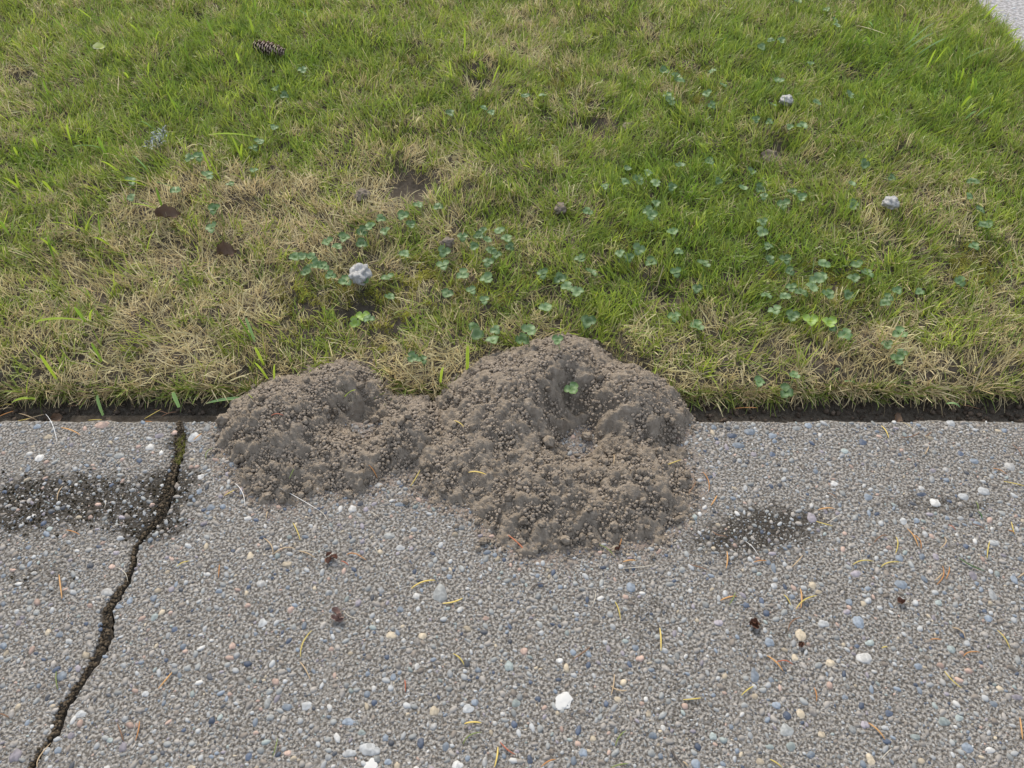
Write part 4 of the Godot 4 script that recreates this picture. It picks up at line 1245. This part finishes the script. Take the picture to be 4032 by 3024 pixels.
func build_grass() -> void:
	var kinds := 7
	var greens := []
	var straws := []
	var mosses := []
	for k in kinds:
		greens.append(tuft(10, 0.010, Vector2(0.018, 0.042), Vector2(0.0013, 0.0025), Vector2(0.1, 1.0), false))
		straws.append(tuft(9, 0.011, Vector2(0.014, 0.038), Vector2(0.0011, 0.0021), Vector2(0.2, 1.3), true))
	for k in 4:
		mosses.append(moss_tuft(14))
	var spots := {"g": [], "s": [], "m": []}
	var tints := {"g": [], "s": [], "m": []}
	for k in kinds:
		for key in spots:
			spots[key].append([])
			tints[key].append([])
	var cell := 0.0132
	var z := LAWN_FRONT - 0.002
	while z > -2.75:
		var x := -1.95
		while x < LAWN_SIDE - 0.002:
			var p := Vector2(x + rng.randf_range(-0.5, 0.5) * cell, z + rng.randf_range(-0.5, 0.5) * cell)
			x += cell
			if p.y > LAWN_FRONT or p.x > LAWN_SIDE or absf(p.x) > 0.95 - 0.55 * p.y:
				continue
			var m := mound_at(p.x, p.y)
			var ground := lawn_y(p.x, p.y)
			if m > ground + 0.004 and m > 0.006:
				continue
			var bare := field(BARE, p.x, p.y)
			if rng.randf() < bare * 0.93:
				continue
			var mid := n_mid.get_noise_2d(p.x, p.y)
			var slow := n_slow.get_noise_2d(p.x * 1.6 + 4.0, p.y * 1.6)
			var fast := n_fast.get_noise_2d(p.x * 0.7, p.y * 0.7)
			var dry := 0.42 + field(STRAW, p.x, p.y) + 0.22 * mid + 0.16 * slow + 0.22 * fast
			dry += 0.25 * smoothstep(-0.90, LAWN_FRONT, p.y)
			var mossy := field(MOSS, p.x, p.y) + 0.25 * n_mid.get_noise_2d(p.x + 7.0, p.y) - 0.12
			var lean := Vector3(n_mid.get_noise_2d(p.x * 0.5, p.y * 0.5 + 3.0), 0, n_mid.get_noise_2d(p.x * 0.5 + 8.0, p.y * 0.5)) * 1.3
			lean += Vector3(rng.randf_range(-0.35, 0.35), 0, rng.randf_range(-0.35, 0.35))
			lean.z += 0.8 * smoothstep(-0.83, LAWN_FRONT, p.y)
			var at := Vector3(p.x, ground - 0.001, p.y)
			var key := "g"
			if rng.randf() < mossy * 0.75:
				key = "m"
			elif rng.randf() < clampf(dry, 0.06, 0.9):
				key = "s"
			var k := rng.randi() % (4 if key == "m" else kinds)
			var tall := 1.0 + 0.40 * n_mid.get_noise_2d(p.x * 1.2 + 20.0, p.y * 1.2) + 0.2 * smoothstep(0.9, 1.2, p.x)
			tall *= 1.0 - 0.35 * clampf(mossy, 0.0, 1.0)
			var tone: Color
			if key == "g":
				var lush := clampf(0.5 - dry * 0.5 + 0.5 * fast + rng.randf_range(-0.3, 0.3), 0.0, 1.0)
				tone = Color(0.29, 0.35, 0.07).lerp(Color(0.19, 0.32, 0.042), lush) * rng.randf_range(0.75, 1.25)
				if rng.randf() < 0.10:
					tone = Color(0.42, 0.52, 0.08) * rng.randf_range(0.8, 1.15)
			elif key == "s":
				tone = Color(0.72, 0.62, 0.38).lerp(Color(0.55, 0.53, 0.23), clampf(0.75 - dry * 0.5 + rng.randf_range(-0.3, 0.3), 0.0, 1.0)) * rng.randf_range(0.65, 1.2)
			else:
				tone = Color(0.30, 0.295, 0.045).lerp(Color(0.19, 0.18, 0.035), rng.randf()) * rng.randf_range(0.75, 1.3)
				tall = rng.randf_range(0.8, 1.3)
			spots[key][k].append(grown(at, Vector3.UP + lean * (0.6 if key != "s" else 0.8), rng.randf_range(0.8, 1.15), tall))
			tints[key][k].append(tone)
		z -= cell
	# tufts that hang over the cut edge
	var ex := -1.9
	while ex < LAWN_SIDE:
		ex += rng.randf_range(0.001, 0.0052)
		var ez := LAWN_FRONT + rng.randf_range(-0.010, 0.003)
		if mound_at(ex, ez) > 0.012:
			continue
		var key := "s" if rng.randf() < 0.68 else "g"
		var k := rng.randi() % kinds
		var up := Vector3(rng.randf_range(-0.7, 0.7), rng.randf_range(0.1, 1.0), 0.75)
		spots[key][k].append(grown(Vector3(ex, lawn_y(ex, ez) - rng.randf_range(0.0, 0.006), ez), up, rng.randf_range(0.7, 1.05)))
		tints[key][k].append((Color(0.56, 0.47, 0.27) if key == "s" else Color(0.19, 0.25, 0.05)) * rng.randf_range(0.6, 1.2))
	var leaf := leafy(0.95, 0.40, 0.5)
	var dry_leaf := leafy(0.75, 0.55, 0.4)
	var green := base("grass", Vector3.ZERO)
	tag(green, "fine short green grass growing over the whole lawn", "grass", "", "stuff")
	var straw := base("dry_grass", Vector3.ZERO)
	tag(straw, "pale straw-coloured dry grass mixed into the lawn", "dry grass", "", "stuff")
	var moss := base("moss", Vector3.ZERO)
	tag(moss, "yellow-green feathery moss filling hollows of the lawn", "moss", "", "stuff")
	for k in kinds:
		scatter("green_blades", greens[k], leaf, spots["g"][k], tints["g"][k], green)
		scatter("straw_blades", straws[k], dry_leaf, spots["s"][k], tints["s"][k], straw)
		if k < 4:
			scatter("moss_shoots", mosses[k], leafy(0.4, 0.7, 0.25), spots["m"][k], tints["m"][k], moss)
	# the little moss cushion in the crack
	var where := []
	var tone := []
	for i in 26:
		var q := rng.randf_range(-0.695, -0.645)
		where.append(grown(Vector3(crack_x(q) - 0.002 + rng.randf_range(-0.006, 0.004), -0.006, q), Vector3(rng.randf_range(-0.6, 0.6), 1, rng.randf_range(-0.6, 0.6)), 0.42))
		tone.append(Color(0.24, 0.24, 0.06) * rng.randf_range(0.5, 1.2))
	var cushion := base("crack_moss", Vector3.ZERO)
	tag(cushion, "small yellow-green moss tuft growing in the crack near the lawn", "moss", "", "stuff")
	scatter("moss_shoots", mosses[0], leafy(0.4, 0.7, 0.25), where, tone, cushion)


func ribbon(a: Vector3, b: Vector3, rise: float, width: float, tone: Color, tip: Color) -> ArrayMesh:
	# a keeled leaf blade from root a to tip b, bowed upwards, with a shallow fold along its middle
	var v := PackedVector3Array()
	var c := PackedColorArray()
	var idx := PackedInt32Array()
	var along := (b - a)
	var flat := Vector3(along.x, 0, along.z)
	var side := Vector3(-flat.z, 0, flat.x).normalized()
	side = (side + Vector3.UP * rng.randf_range(-0.5, 0.5)).normalized()
	var n := 8
	for i in n + 1:
		var t := i / float(n)
		var p := a + along * t + Vector3.UP * rise * 4.0 * t * (1.0 - t)
		var w := width * 0.5 * (0.65 + 0.7 * t - 1.0 * t * t * t)
		var k := tone if t < 0.93 else tip
		v.append_array([p - side * w, p - Vector3.UP * w * 0.45, p + side * w])
		c.append_array([k, k * 0.85, k])
		if i < n:
			var q := i * 3
			idx.append_array([q, q + 1, q + 4, q, q + 4, q + 3, q + 1, q + 2, q + 5, q + 1, q + 5, q + 4])
	return surface(v, idx, PackedVector3Array(), c)


func build_blades() -> void:
	var m := leafy(0.8, 0.42, 0.45)
	var words := {"l": "broad lime-green grass blade standing out of the fine lawn", "g": "broad mid-green grass blade rising from the fine lawn", "b": "broad bluish-green grass blade leaning over the fine lawn", "s": "single long dry straw stalk lying on the lawn"}
	for s in BLADES:
		var key: String = s[0]
		var a := Vector3(s[1], 0, s[2])
		a.y = maxf(lawn_y(a.x, a.z) + 0.012, 0.0)
		var b := Vector3(s[3], s[4], s[5])
		var tone: Color = {"l": Color(0.40, 0.54, 0.06), "g": Color(0.22, 0.36, 0.05), "b": Color(0.22, 0.36, 0.14), "s": Color(0.55, 0.46, 0.28)}[key] * rng.randf_range(0.85, 1.15)
		var wide := rng.randf_range(0.0046, 0.0070) if key != "s" else 0.0020
		var o := top("grass_blade" if key != "s" else "straw_stalk", ribbon(Vector3.ZERO, b - a, 0.006 if key != "s" else 0.002, wide, tone, tone.lerp(Color(0.55, 0.48, 0.25), 0.7) if rng.randf() < 0.5 else tone), m, a)
		tag(o, words[key], "grass blade" if key != "s" else "straw", "broad grass blades, " + key if key != "s" else "straw stalks on the lawn")


func leaflet(long: float, cup: float, tone: Color) -> ArrayMesh:
	var v := PackedVector3Array()
	var c := PackedColorArray()
	var idx := PackedInt32Array()
	var n := 7
	for i in n:
		var t := i / (n - 1.0)
		var w := long * 0.54 * pow(sin(PI * pow(t * 0.93 + 0.035, 1.25)), 0.75)
		var x := long * (t if t < 1.0 else 0.97)
		var y := cup * long * (t - 0.4) * (t - 0.4)
		var mark := 0.42 + 0.16
		for s in [-1.0, -0.5, 0.0, 0.5, 1.0]:
			v.append(Vector3(x - absf(s) * long * 0.05, y + absf(s) * w * 0.42, s * w))
			var chevron := exp(-pow((t - mark + absf(s) * 0.22) / 0.10, 2.0))
			c.append(tone.lerp(Color(0.34, 0.42, 0.27), 0.4 * chevron))
	for i in n - 1:
		for s in 4:
			var p := i * 5 + s
			idx.append_array([p, p + 5, p + 6, p, p + 6, p + 1])
	return surface(v, idx, normals_of(v, idx), c)


func tube(points: Array, radii: Array, sides := 5, squash := 1.0) -> ArrayMesh:
	var v := PackedVector3Array()
	var idx := PackedInt32Array()
	var n := points.size()
	for i in n:
		var d: Vector3 = (points[mini(i + 1, n - 1)] - points[maxi(i - 1, 0)]).normalized()
		var x := d.cross(Vector3.UP if absf(d.y) < 0.9 else Vector3.RIGHT).normalized()
		var y := x.cross(d).normalized()
		for k in sides:
			var a := k * TAU / sides
			v.append(points[i] + (x * cos(a) + y * sin(a) * squash) * radii[i])
	for i in n - 1:
		for k in sides:
			var p := i * sides + k
			var q := i * sides + (k + 1) % sides
			idx.append_array([p, q, q + sides, p, q + sides, p + sides])
	for k in range(1, sides - 1):
		idx.append_array([0, k + 1, k])
		var e := (n - 1) * sides
		idx.append_array([e, e + k, e + k + 1])
	var nn := normals_of(v, idx)
	var d0: Vector3 = v[sides] - points[1]
	if nn[sides].dot(d0) < 0.0:
		idx.reverse()
		nn = normals_of(v, idx)
	return surface(v, idx, nn)


func build_clover() -> void:
	var m := leafy(0.45, 0.5, 0.4)
	var stem := leafy(0.3)
	stem.albedo_color = lin(0.20, 0.27, 0.10)
	stem.vertex_color_use_as_albedo = false
	var kinds := []
	for t in [Color(0.095, 0.165, 0.050), Color(0.115, 0.195, 0.066), Color(0.085, 0.145, 0.045), Color(0.135, 0.210, 0.080), Color(0.22, 0.33, 0.05)]:
		kinds.append([leaflet(0.0125, 0.5, t), leaflet(0.0115, -0.3, t)])
	var spots := []
	for i in range(0, CLOVER.size(), 2):
		spots.append([CLOVER[i], CLOVER[i + 1], rng.randi() % 4, 0])
	for y in [[-0.268, -0.905], [-0.262, -0.945], [0.493, -0.905], [0.520, -0.897]]:
		spots.append([y[0], y[1], 4, 1])
	for y in [[0.072, -0.813], [0.091, -0.753]]:
		spots.append([y[0], y[1], 1, 2])
	for s in spots:
		var ground := maxf(lawn_y(s[0], s[1]), mound_at(s[0], s[1]))
		var o := base("clover_leaf", Vector3(s[0], ground, s[1]))
		var high := rng.randf_range(0.022, 0.036) if s[3] != 2 else 0.016
		var yaw := rng.randf() * TAU
		var size := rng.randf_range(0.8, 1.2)
		var lean := Vector3(rng.randf_range(-0.006, 0.006), high, rng.randf_range(-0.006, 0.006))
		part("petiole", tube([Vector3(-lean.x, 0, -lean.z) * 1.5, Vector3(0, high * 0.5, 0), lean], [0.0008, 0.0007, 0.0006], 4), stem, o)
		var tip := Basis(Vector3(cos(yaw * 3.0), 0, sin(yaw * 3.0)), rng.randf_range(-0.3, 0.5)) * Basis(Vector3.RIGHT, 0.15)
		for k in 3:
			var b := tip * Basis(Vector3.UP, yaw + k * TAU / 3 + rng.randf_range(-0.2, 0.2)) * Basis(Vector3.BACK, rng.randf_range(-0.15, 0.35)) * Basis.from_scale(Vector3(size, size, size))
			part("leaflet", kinds[s[2]][rng.randi() % 2], m, o, Transform3D(b, lean))
		if s[3] == 0:
			tag(o, "blue-green clover leaf with three leaflets growing among the grass", "clover leaf", "clover leaves in the lawn")
		elif s[3] == 1:
			tag(o, "yellow-green young clover leaf growing among the grass", "clover leaf", "yellowish clover leaves in the lawn")
		else:
			tag(o, "clover leaf poking out of the back of the tall molehill", "clover leaf", "clover leaves on the molehill")


# ---------------------------------------------------------------- needles and small finds

func needle(a: Vector3, b: Vector3, c: Vector3, wide: float) -> ArrayMesh:
	var pts := []
	var radii := []
	for i in 8:
		var t := i / 7.0
		var m := b * 2.0 - (a + c) * 0.5
		pts.append(a * (1 - t) * (1 - t) + m * 2.0 * t * (1 - t) + c * t * t + Vector3.UP * 0.0016 * sin(PI * t))
		radii.append(wide * [0.45, 0.8, 0.95, 1.0, 1.0, 0.92, 0.75, 0.3][i])
	return tube(pts, radii, 6, 0.55)


func build_needles() -> void:
	var tones := {"o": Color(0.36, 0.17, 0.06), "O": Color(0.45, 0.25, 0.10), "y": Color(0.46, 0.36, 0.10), "Y": Color(0.56, 0.42, 0.12), "t": Color(0.38, 0.28, 0.17), "p": Color(0.50, 0.45, 0.36), "w": Color(0.72, 0.70, 0.66),
		"b": Color(0.17, 0.095, 0.055), "r": Color(0.32, 0.10, 0.055), "R": Color(0.40, 0.14, 0.07), "g": Color(0.15, 0.18, 0.06), "G": Color(0.05, 0.10, 0.03), "k": Color(0.075, 0.06, 0.05)}
	var words := {"o": "orange-brown", "O": "thick tan-orange", "y": "yellow", "Y": "thick golden-yellow", "t": "dull tan", "p": "pale grey", "w": "white hair-thin", "b": "dark brown", "r": "reddish-brown", "R": "long rust-red", "g": "greyish-green", "G": "dark green", "k": "blackish"}
	var mats := {}
	for k in tones:
		mats[k] = plain(tones[k], 0.6, 0.35)
	for s in NEEDLES:
		var key: String = s[0]
		var a := Vector3(s[1], s[2] + 0.0022, s[3])
		var b := Vector3(s[4], s[5] + 0.0024, s[6])
		var c := Vector3(s[7], s[8] + 0.0022, s[9])
		var bowed := (b - (a + c) * 0.5).length() > (c - a).length() * 0.09
		var wide: float = 0.00105 if key in "OYRG" else (0.00042 if key in "wp" else 0.00080)
		var on_soil: bool = s[5] > 0.008
		var o := top("fir_needle", needle(a - b, Vector3.ZERO, c - b, wide), mats[key], b)
		var what: String = "%s%s fir needle lying on %s" % ["curved " if bowed else "straight ", words[key], "molehill soil" if on_soil else "the pebbled concrete"]
		tag(o, what, "fir needle", what.replace(" fir needle lying", " needles"))
	for i in 46:
		var key: String = ["b", "t", "k", "o", "b", "y"][rng.randi() % 6]
		var x := rng.randf_range(-1.1, 1.1)
		var z := rng.randf_range(LAWN_FRONT + 0.006, SLAB_EDGE - 0.006)
		if mound_at(x, z) > 0.0:
			continue
		var d := Vector3(1, rng.randf_range(-0.1, 0.35), rng.randf_range(-0.5, 0.5)).normalized() * rng.randf_range(0.012, 0.02)
		var o := top("fir_needle", needle(-d, Vector3(0, 0, rng.randf_range(-0.003, 0.003)), d, 0.0009), mats[key], Vector3(x, TRENCH + 0.010 + absf(d.y), z))
		tag(o, "%s fir needle fallen into the dark gap below the turf" % words[key], "fir needle", "%s needles in the gap" % words[key])


func leaf_shape(long: float, wide: float, curl: float, seeded: int, lobes: float) -> ArrayMesh:
	var v := PackedVector3Array()
	var idx := PackedInt32Array()
	var f := FastNoiseLite.new()
	f.seed = seeded
	f.frequency = 60.0
	for i in 11:
		var t := i / 10.0
		var w := wide * (pow(sin(PI * (t * 0.96 + 0.02)), 0.8) + lobes * 0.25 * sin(t * 19.0))
		for k in 7:
			var s := (k - 3) / 3.0
			v.append(Vector3((t - 0.5) * long, curl * wide * s * s * (1.0 + 0.6 * sin(t * 5.0)) + 0.25 * curl * long * (t - 0.5) * (t - 0.5) + 0.05 * long * f.get_noise_2d(t * 0.05, s * 0.03), s * w))
	for i in 10:
		for k in 6:
			var p := i * 7 + k
			idx.append_array([p, p + 7, p + 8, p, p + 8, p + 1])
	return surface(v, idx, normals_of(v, idx))


func build_lawn_finds() -> void:
	# the fir cone
	var a := Vector3(-0.640, 0.034, -1.858)
	var b := Vector3(-0.556, 0.030, -1.832)
	var o := base("fir_cone", (a + b) / 2.0 - Vector3(0, 0.012, 0))
	tag(o, "brown fir cone with open scales half sunk in the grass", "fir cone")
	var along := (b - a).normalized()
	var x := along
	var y := (Vector3.UP - x * x.y).normalized()
	var frame := Basis(x, y, x.cross(y))
	var core := plain(Color(0.05, 0.034, 0.025), 0.8)
	var long := (b - a).length()
	part("core", tube([Vector3(-long * 0.46, 0, 0), Vector3(-long * 0.2, 0, 0), Vector3(long * 0.15, 0, 0), Vector3(long * 0.48, 0, 0)], [0.006, 0.009, 0.008, 0.002], 8), core, o, Transform3D(frame, Vector3(0, 0.012, 0)))
	var scale_mat := tinted(0.75, 0.3)
	var v := PackedVector3Array()
	var c := PackedColorArray()
	var idx := PackedInt32Array()
	for i in 6:
		var t := i / 5.0
		var w := 0.0085 * sqrt(maxf(0.02, 1.0 - pow(t * 1.6 - 0.75, 2.0))) * (0.45 + 0.6 * t)
		for k in 5:
			var s := (k - 2) / 2.0
			v.append(Vector3(0.015 * t, 0.004 * t * t - 0.003 * s * s * t, s * w))
			c.append(Color(0.38, 0.30, 0.25) if t > 0.55 else Color(0.13, 0.09, 0.065))
	for i in 5:
		for k in 4:
			var p := i * 5 + k
			idx.append_array([p, p + 5, p + 6, p, p + 6, p + 1])
	var scale_mesh := surface(v, idx, normals_of(v, idx), c)
	for i in 54:
		var t := (i + 0.5) / 54.0
		var turn := i * 2.39996
		var r := 0.0085 * sqrt(maxf(0.05, 1.0 - pow(t * 1.7 - 0.75, 2.0)))
		var out := Vector3(0, cos(turn), sin(turn))
		var open := 0.55 - 0.25 * t
		var bx := (out * sin(open) + Vector3(1, 0, 0) * cos(open)).normalized()
		var bz := Vector3(1, 0, 0).cross(out).normalized()
		var by := bz.cross(bx).normalized()
		var size := 0.75 + 0.5 * sin(PI * minf(1.0, t * 0.9 + 0.15))
		part("scale", scale_mesh, scale_mat, o, Transform3D(frame * Basis(bx * size, by * size, bz * size), Vector3(0, 0.012, 0) + frame * (Vector3((t - 0.5) * long * 0.92 - 0.004, 0, 0) + out * r * 0.6)))
	# grey lichen
	v = PackedVector3Array()
	c = PackedColorArray()
	idx = PackedInt32Array()
	for i in 90:
		var p := Vector3(rng.randf_range(-0.016, 0.016), rng.randf_range(0.0, 0.012), rng.randf_range(-0.034, 0.034))
		blade(v, c, idx, p, rng.randf() * TAU, rng.randf_range(0.2, 1.5), rng.randf_range(-1.5, 1.5), rng.randf_range(0.006, 0.014), rng.randf_range(0.0016, 0.0034), 4, Color(0.33, 0.36, 0.33) * rng.randf_range(0.15, 1.25), Color(0.40, 0.43, 0.40), 0.9)
	var lichen := top("lichen_tuft", surface(v, idx, PackedVector3Array(), c), tinted(0.85, 0.25), Vector3(-0.750, lawn_y(-0.75, -1.444) + 0.016, -1.444))
	tag(lichen, "curly grey-white lichen tuft lying on the grass", "lichen")
	# dead leaves
	var brown := plain(Color(0.15, 0.098, 0.064), 0.75)
	var spots := [[-0.655, -1.19, 0.045, 0.013, "curled reddish-brown dead leaf between straw stalks on the lawn"], [-0.522, -1.09, 0.034, 0.014, "small crumpled brown dead leaf on the dry grass"]]
	for s in spots:
		var d := top("dead_leaf", leaf_shape(s[2], s[3], 0.9, int(s[2] * 1000), 1.0), brown)
		d.transform = Transform3D(Basis.from_euler(Vector3(0.3, 0.25, -0.15)), Vector3(s[0], lawn_y(s[0], s[1]) + 0.026, s[1]))
		tag(d, s[4], "leaf")
	var pale := top("dead_leaf", leaf_shape(0.030, 0.011, 0.5, 77, 0.4), leafy_plain(Color(0.42, 0.46, 0.12)))
	pale.transform = Transform3D(Basis.from_euler(Vector3(0.2, 0.1, 0.1)), Vector3(-0.996, lawn_y(-0.996, -1.818) + 0.034, -1.818))
	tag(pale, "fallen yellow leaf lying on tall grass", "leaf")
	for s in [[-0.93, -0.7455, 0.022], [-0.72, -0.7445, 0.018], [0.61, -0.745, 0.02]]:
		var d := top("dead_leaf", leaf_shape(s[2], 0.007, 0.7, int(s[2] * 5000), 0.6), brown)
		d.transform = Transform3D(Basis.from_euler(Vector3(0.5, rng.randf(), 0.2)), Vector3(s[0], TRENCH + 0.013, s[1]))
		tag(d, "brown dead leaf scrap in the dark gap below the turf", "leaf", "leaf scraps in the gap")
	# stones and clods among the grass
	var finds := [[-0.268, -1.024, 0.019, 0.028, "white", "pale grey rounded stone in moss beside clover"], [0.726, -1.215, 0.014, 0.030, "white", "small whitish stone under a straw stalk in the lawn"], [0.623, -1.616, 0.014, 0.024, "white", "pale stone half hidden in lush green grass"],
		[-0.119, -1.116, 0.011, 0.026, "soil", "grey soil lump in dry grass next to clover"], [-0.298, -1.274, 0.015, 0.018, "soil", "soil lump in the straw patch by the dark hole"], [0.094, -1.217, 0.012, 0.022, "soil", "dusty soil lump between green tufts"], [0.553, -1.435, 0.022, 0.014, "soil", "dark soil lump in a hole of the green lawn"], [0.259, -1.531, 0.014, 0.006, "soil", "soil lump at the bottom of the lawn's darkest hole"]]
	var white := stone_material("w", 0)
	var earth := soil_material(0.85)
	for f in finds:
		var r: float = f[2]
		var d := top("stone" if f[4] == "white" else "soil_clod", lump(int(r * 9000) + 7, 3, 0.3, Vector3(1.1, 0.75, 0.95), 1.3), white if f[4] == "white" else earth)
		d.transform = turned(r * 900.0, Vector3(r, r, r), Vector3(f[0], lawn_y(f[0], f[1]) + f[3], f[1]))
		tag(d, f[5], "stone" if f[4] == "white" else "soil clod")


func leafy_plain(c: Color) -> StandardMaterial3D:
	var m := plain(c, 0.6)
	m.backlight_enabled = true
	m.backlight = Color(0.6, 0.6, 0.6)
	return m


func build_pavement_finds() -> void:
	# papery bud scales
	var rust := plain(Color(0.15, 0.075, 0.050), 0.6)
	var pink := plain(Color(0.25, 0.165, 0.135), 0.65)
	var finds := [[-0.243, -0.489, 0.016, 0, "rust-brown papery bud scale between needles on the concrete"], [-0.222, -0.405, 0.018, 1, "pinkish crumpled bud scale beside a pale needle"], [0.306, -0.398, 0.020, 0, "dark red bud scale cluster next to a blue-grey pebble"], [0.361, -0.370, 0.010, 0, "tiny rust bud scale touching a tan pebble"], [0.504, -0.425, 0.011, 0, "tiny red bud scale among white pebbles"], [0.145, -0.502, 0.010, 0, "small orange-red bud scale at the tall molehill's foot"]]
	for f in finds:
		var o := base("bud_scale", Vector3(f[0], 0.002, f[1]))
		for k in 4:
			part("scale", leaf_shape(f[2], f[2] * 0.28, 1.2, 40 + k, 0.5), [rust, pink][f[3]], o, Transform3D(Basis.from_euler(Vector3(rng.randf_range(-0.8, 0.8), rng.randf() * TAU, rng.randf_range(-0.4, 0.4))) * Basis.from_scale(Vector3.ONE * rng.randf_range(0.5, 0.8)), Vector3(rng.randf_range(-0.3, 0.3) * f[2], 0.002, rng.randf_range(-0.3, 0.3) * f[2])))
		tag(o, f[4], "bud scale")
	# a white dropping dried on the stones
	var chalk := plain(Color(0.50, 0.49, 0.465), 0.85)
	for f in [[0.062, -0.302, 0.0095, "chalk-white dried dropping splashed on the pebbles"], [-0.160, -0.229, 0.008, "small white dried dropping at the pavement's near pebbles"]]:
		var o := top("dropping", lump(int(f[2] * 9000), 3, 0.3, Vector3(1.0, 0.12, 1.0), 0.8), chalk, Vector3.ZERO)
		o.transform = turned(0.4, Vector3(f[2], f[2], f[2]), Vector3(f[0], 0.0008, f[1]))
		tag(o, f[3], "dropping")
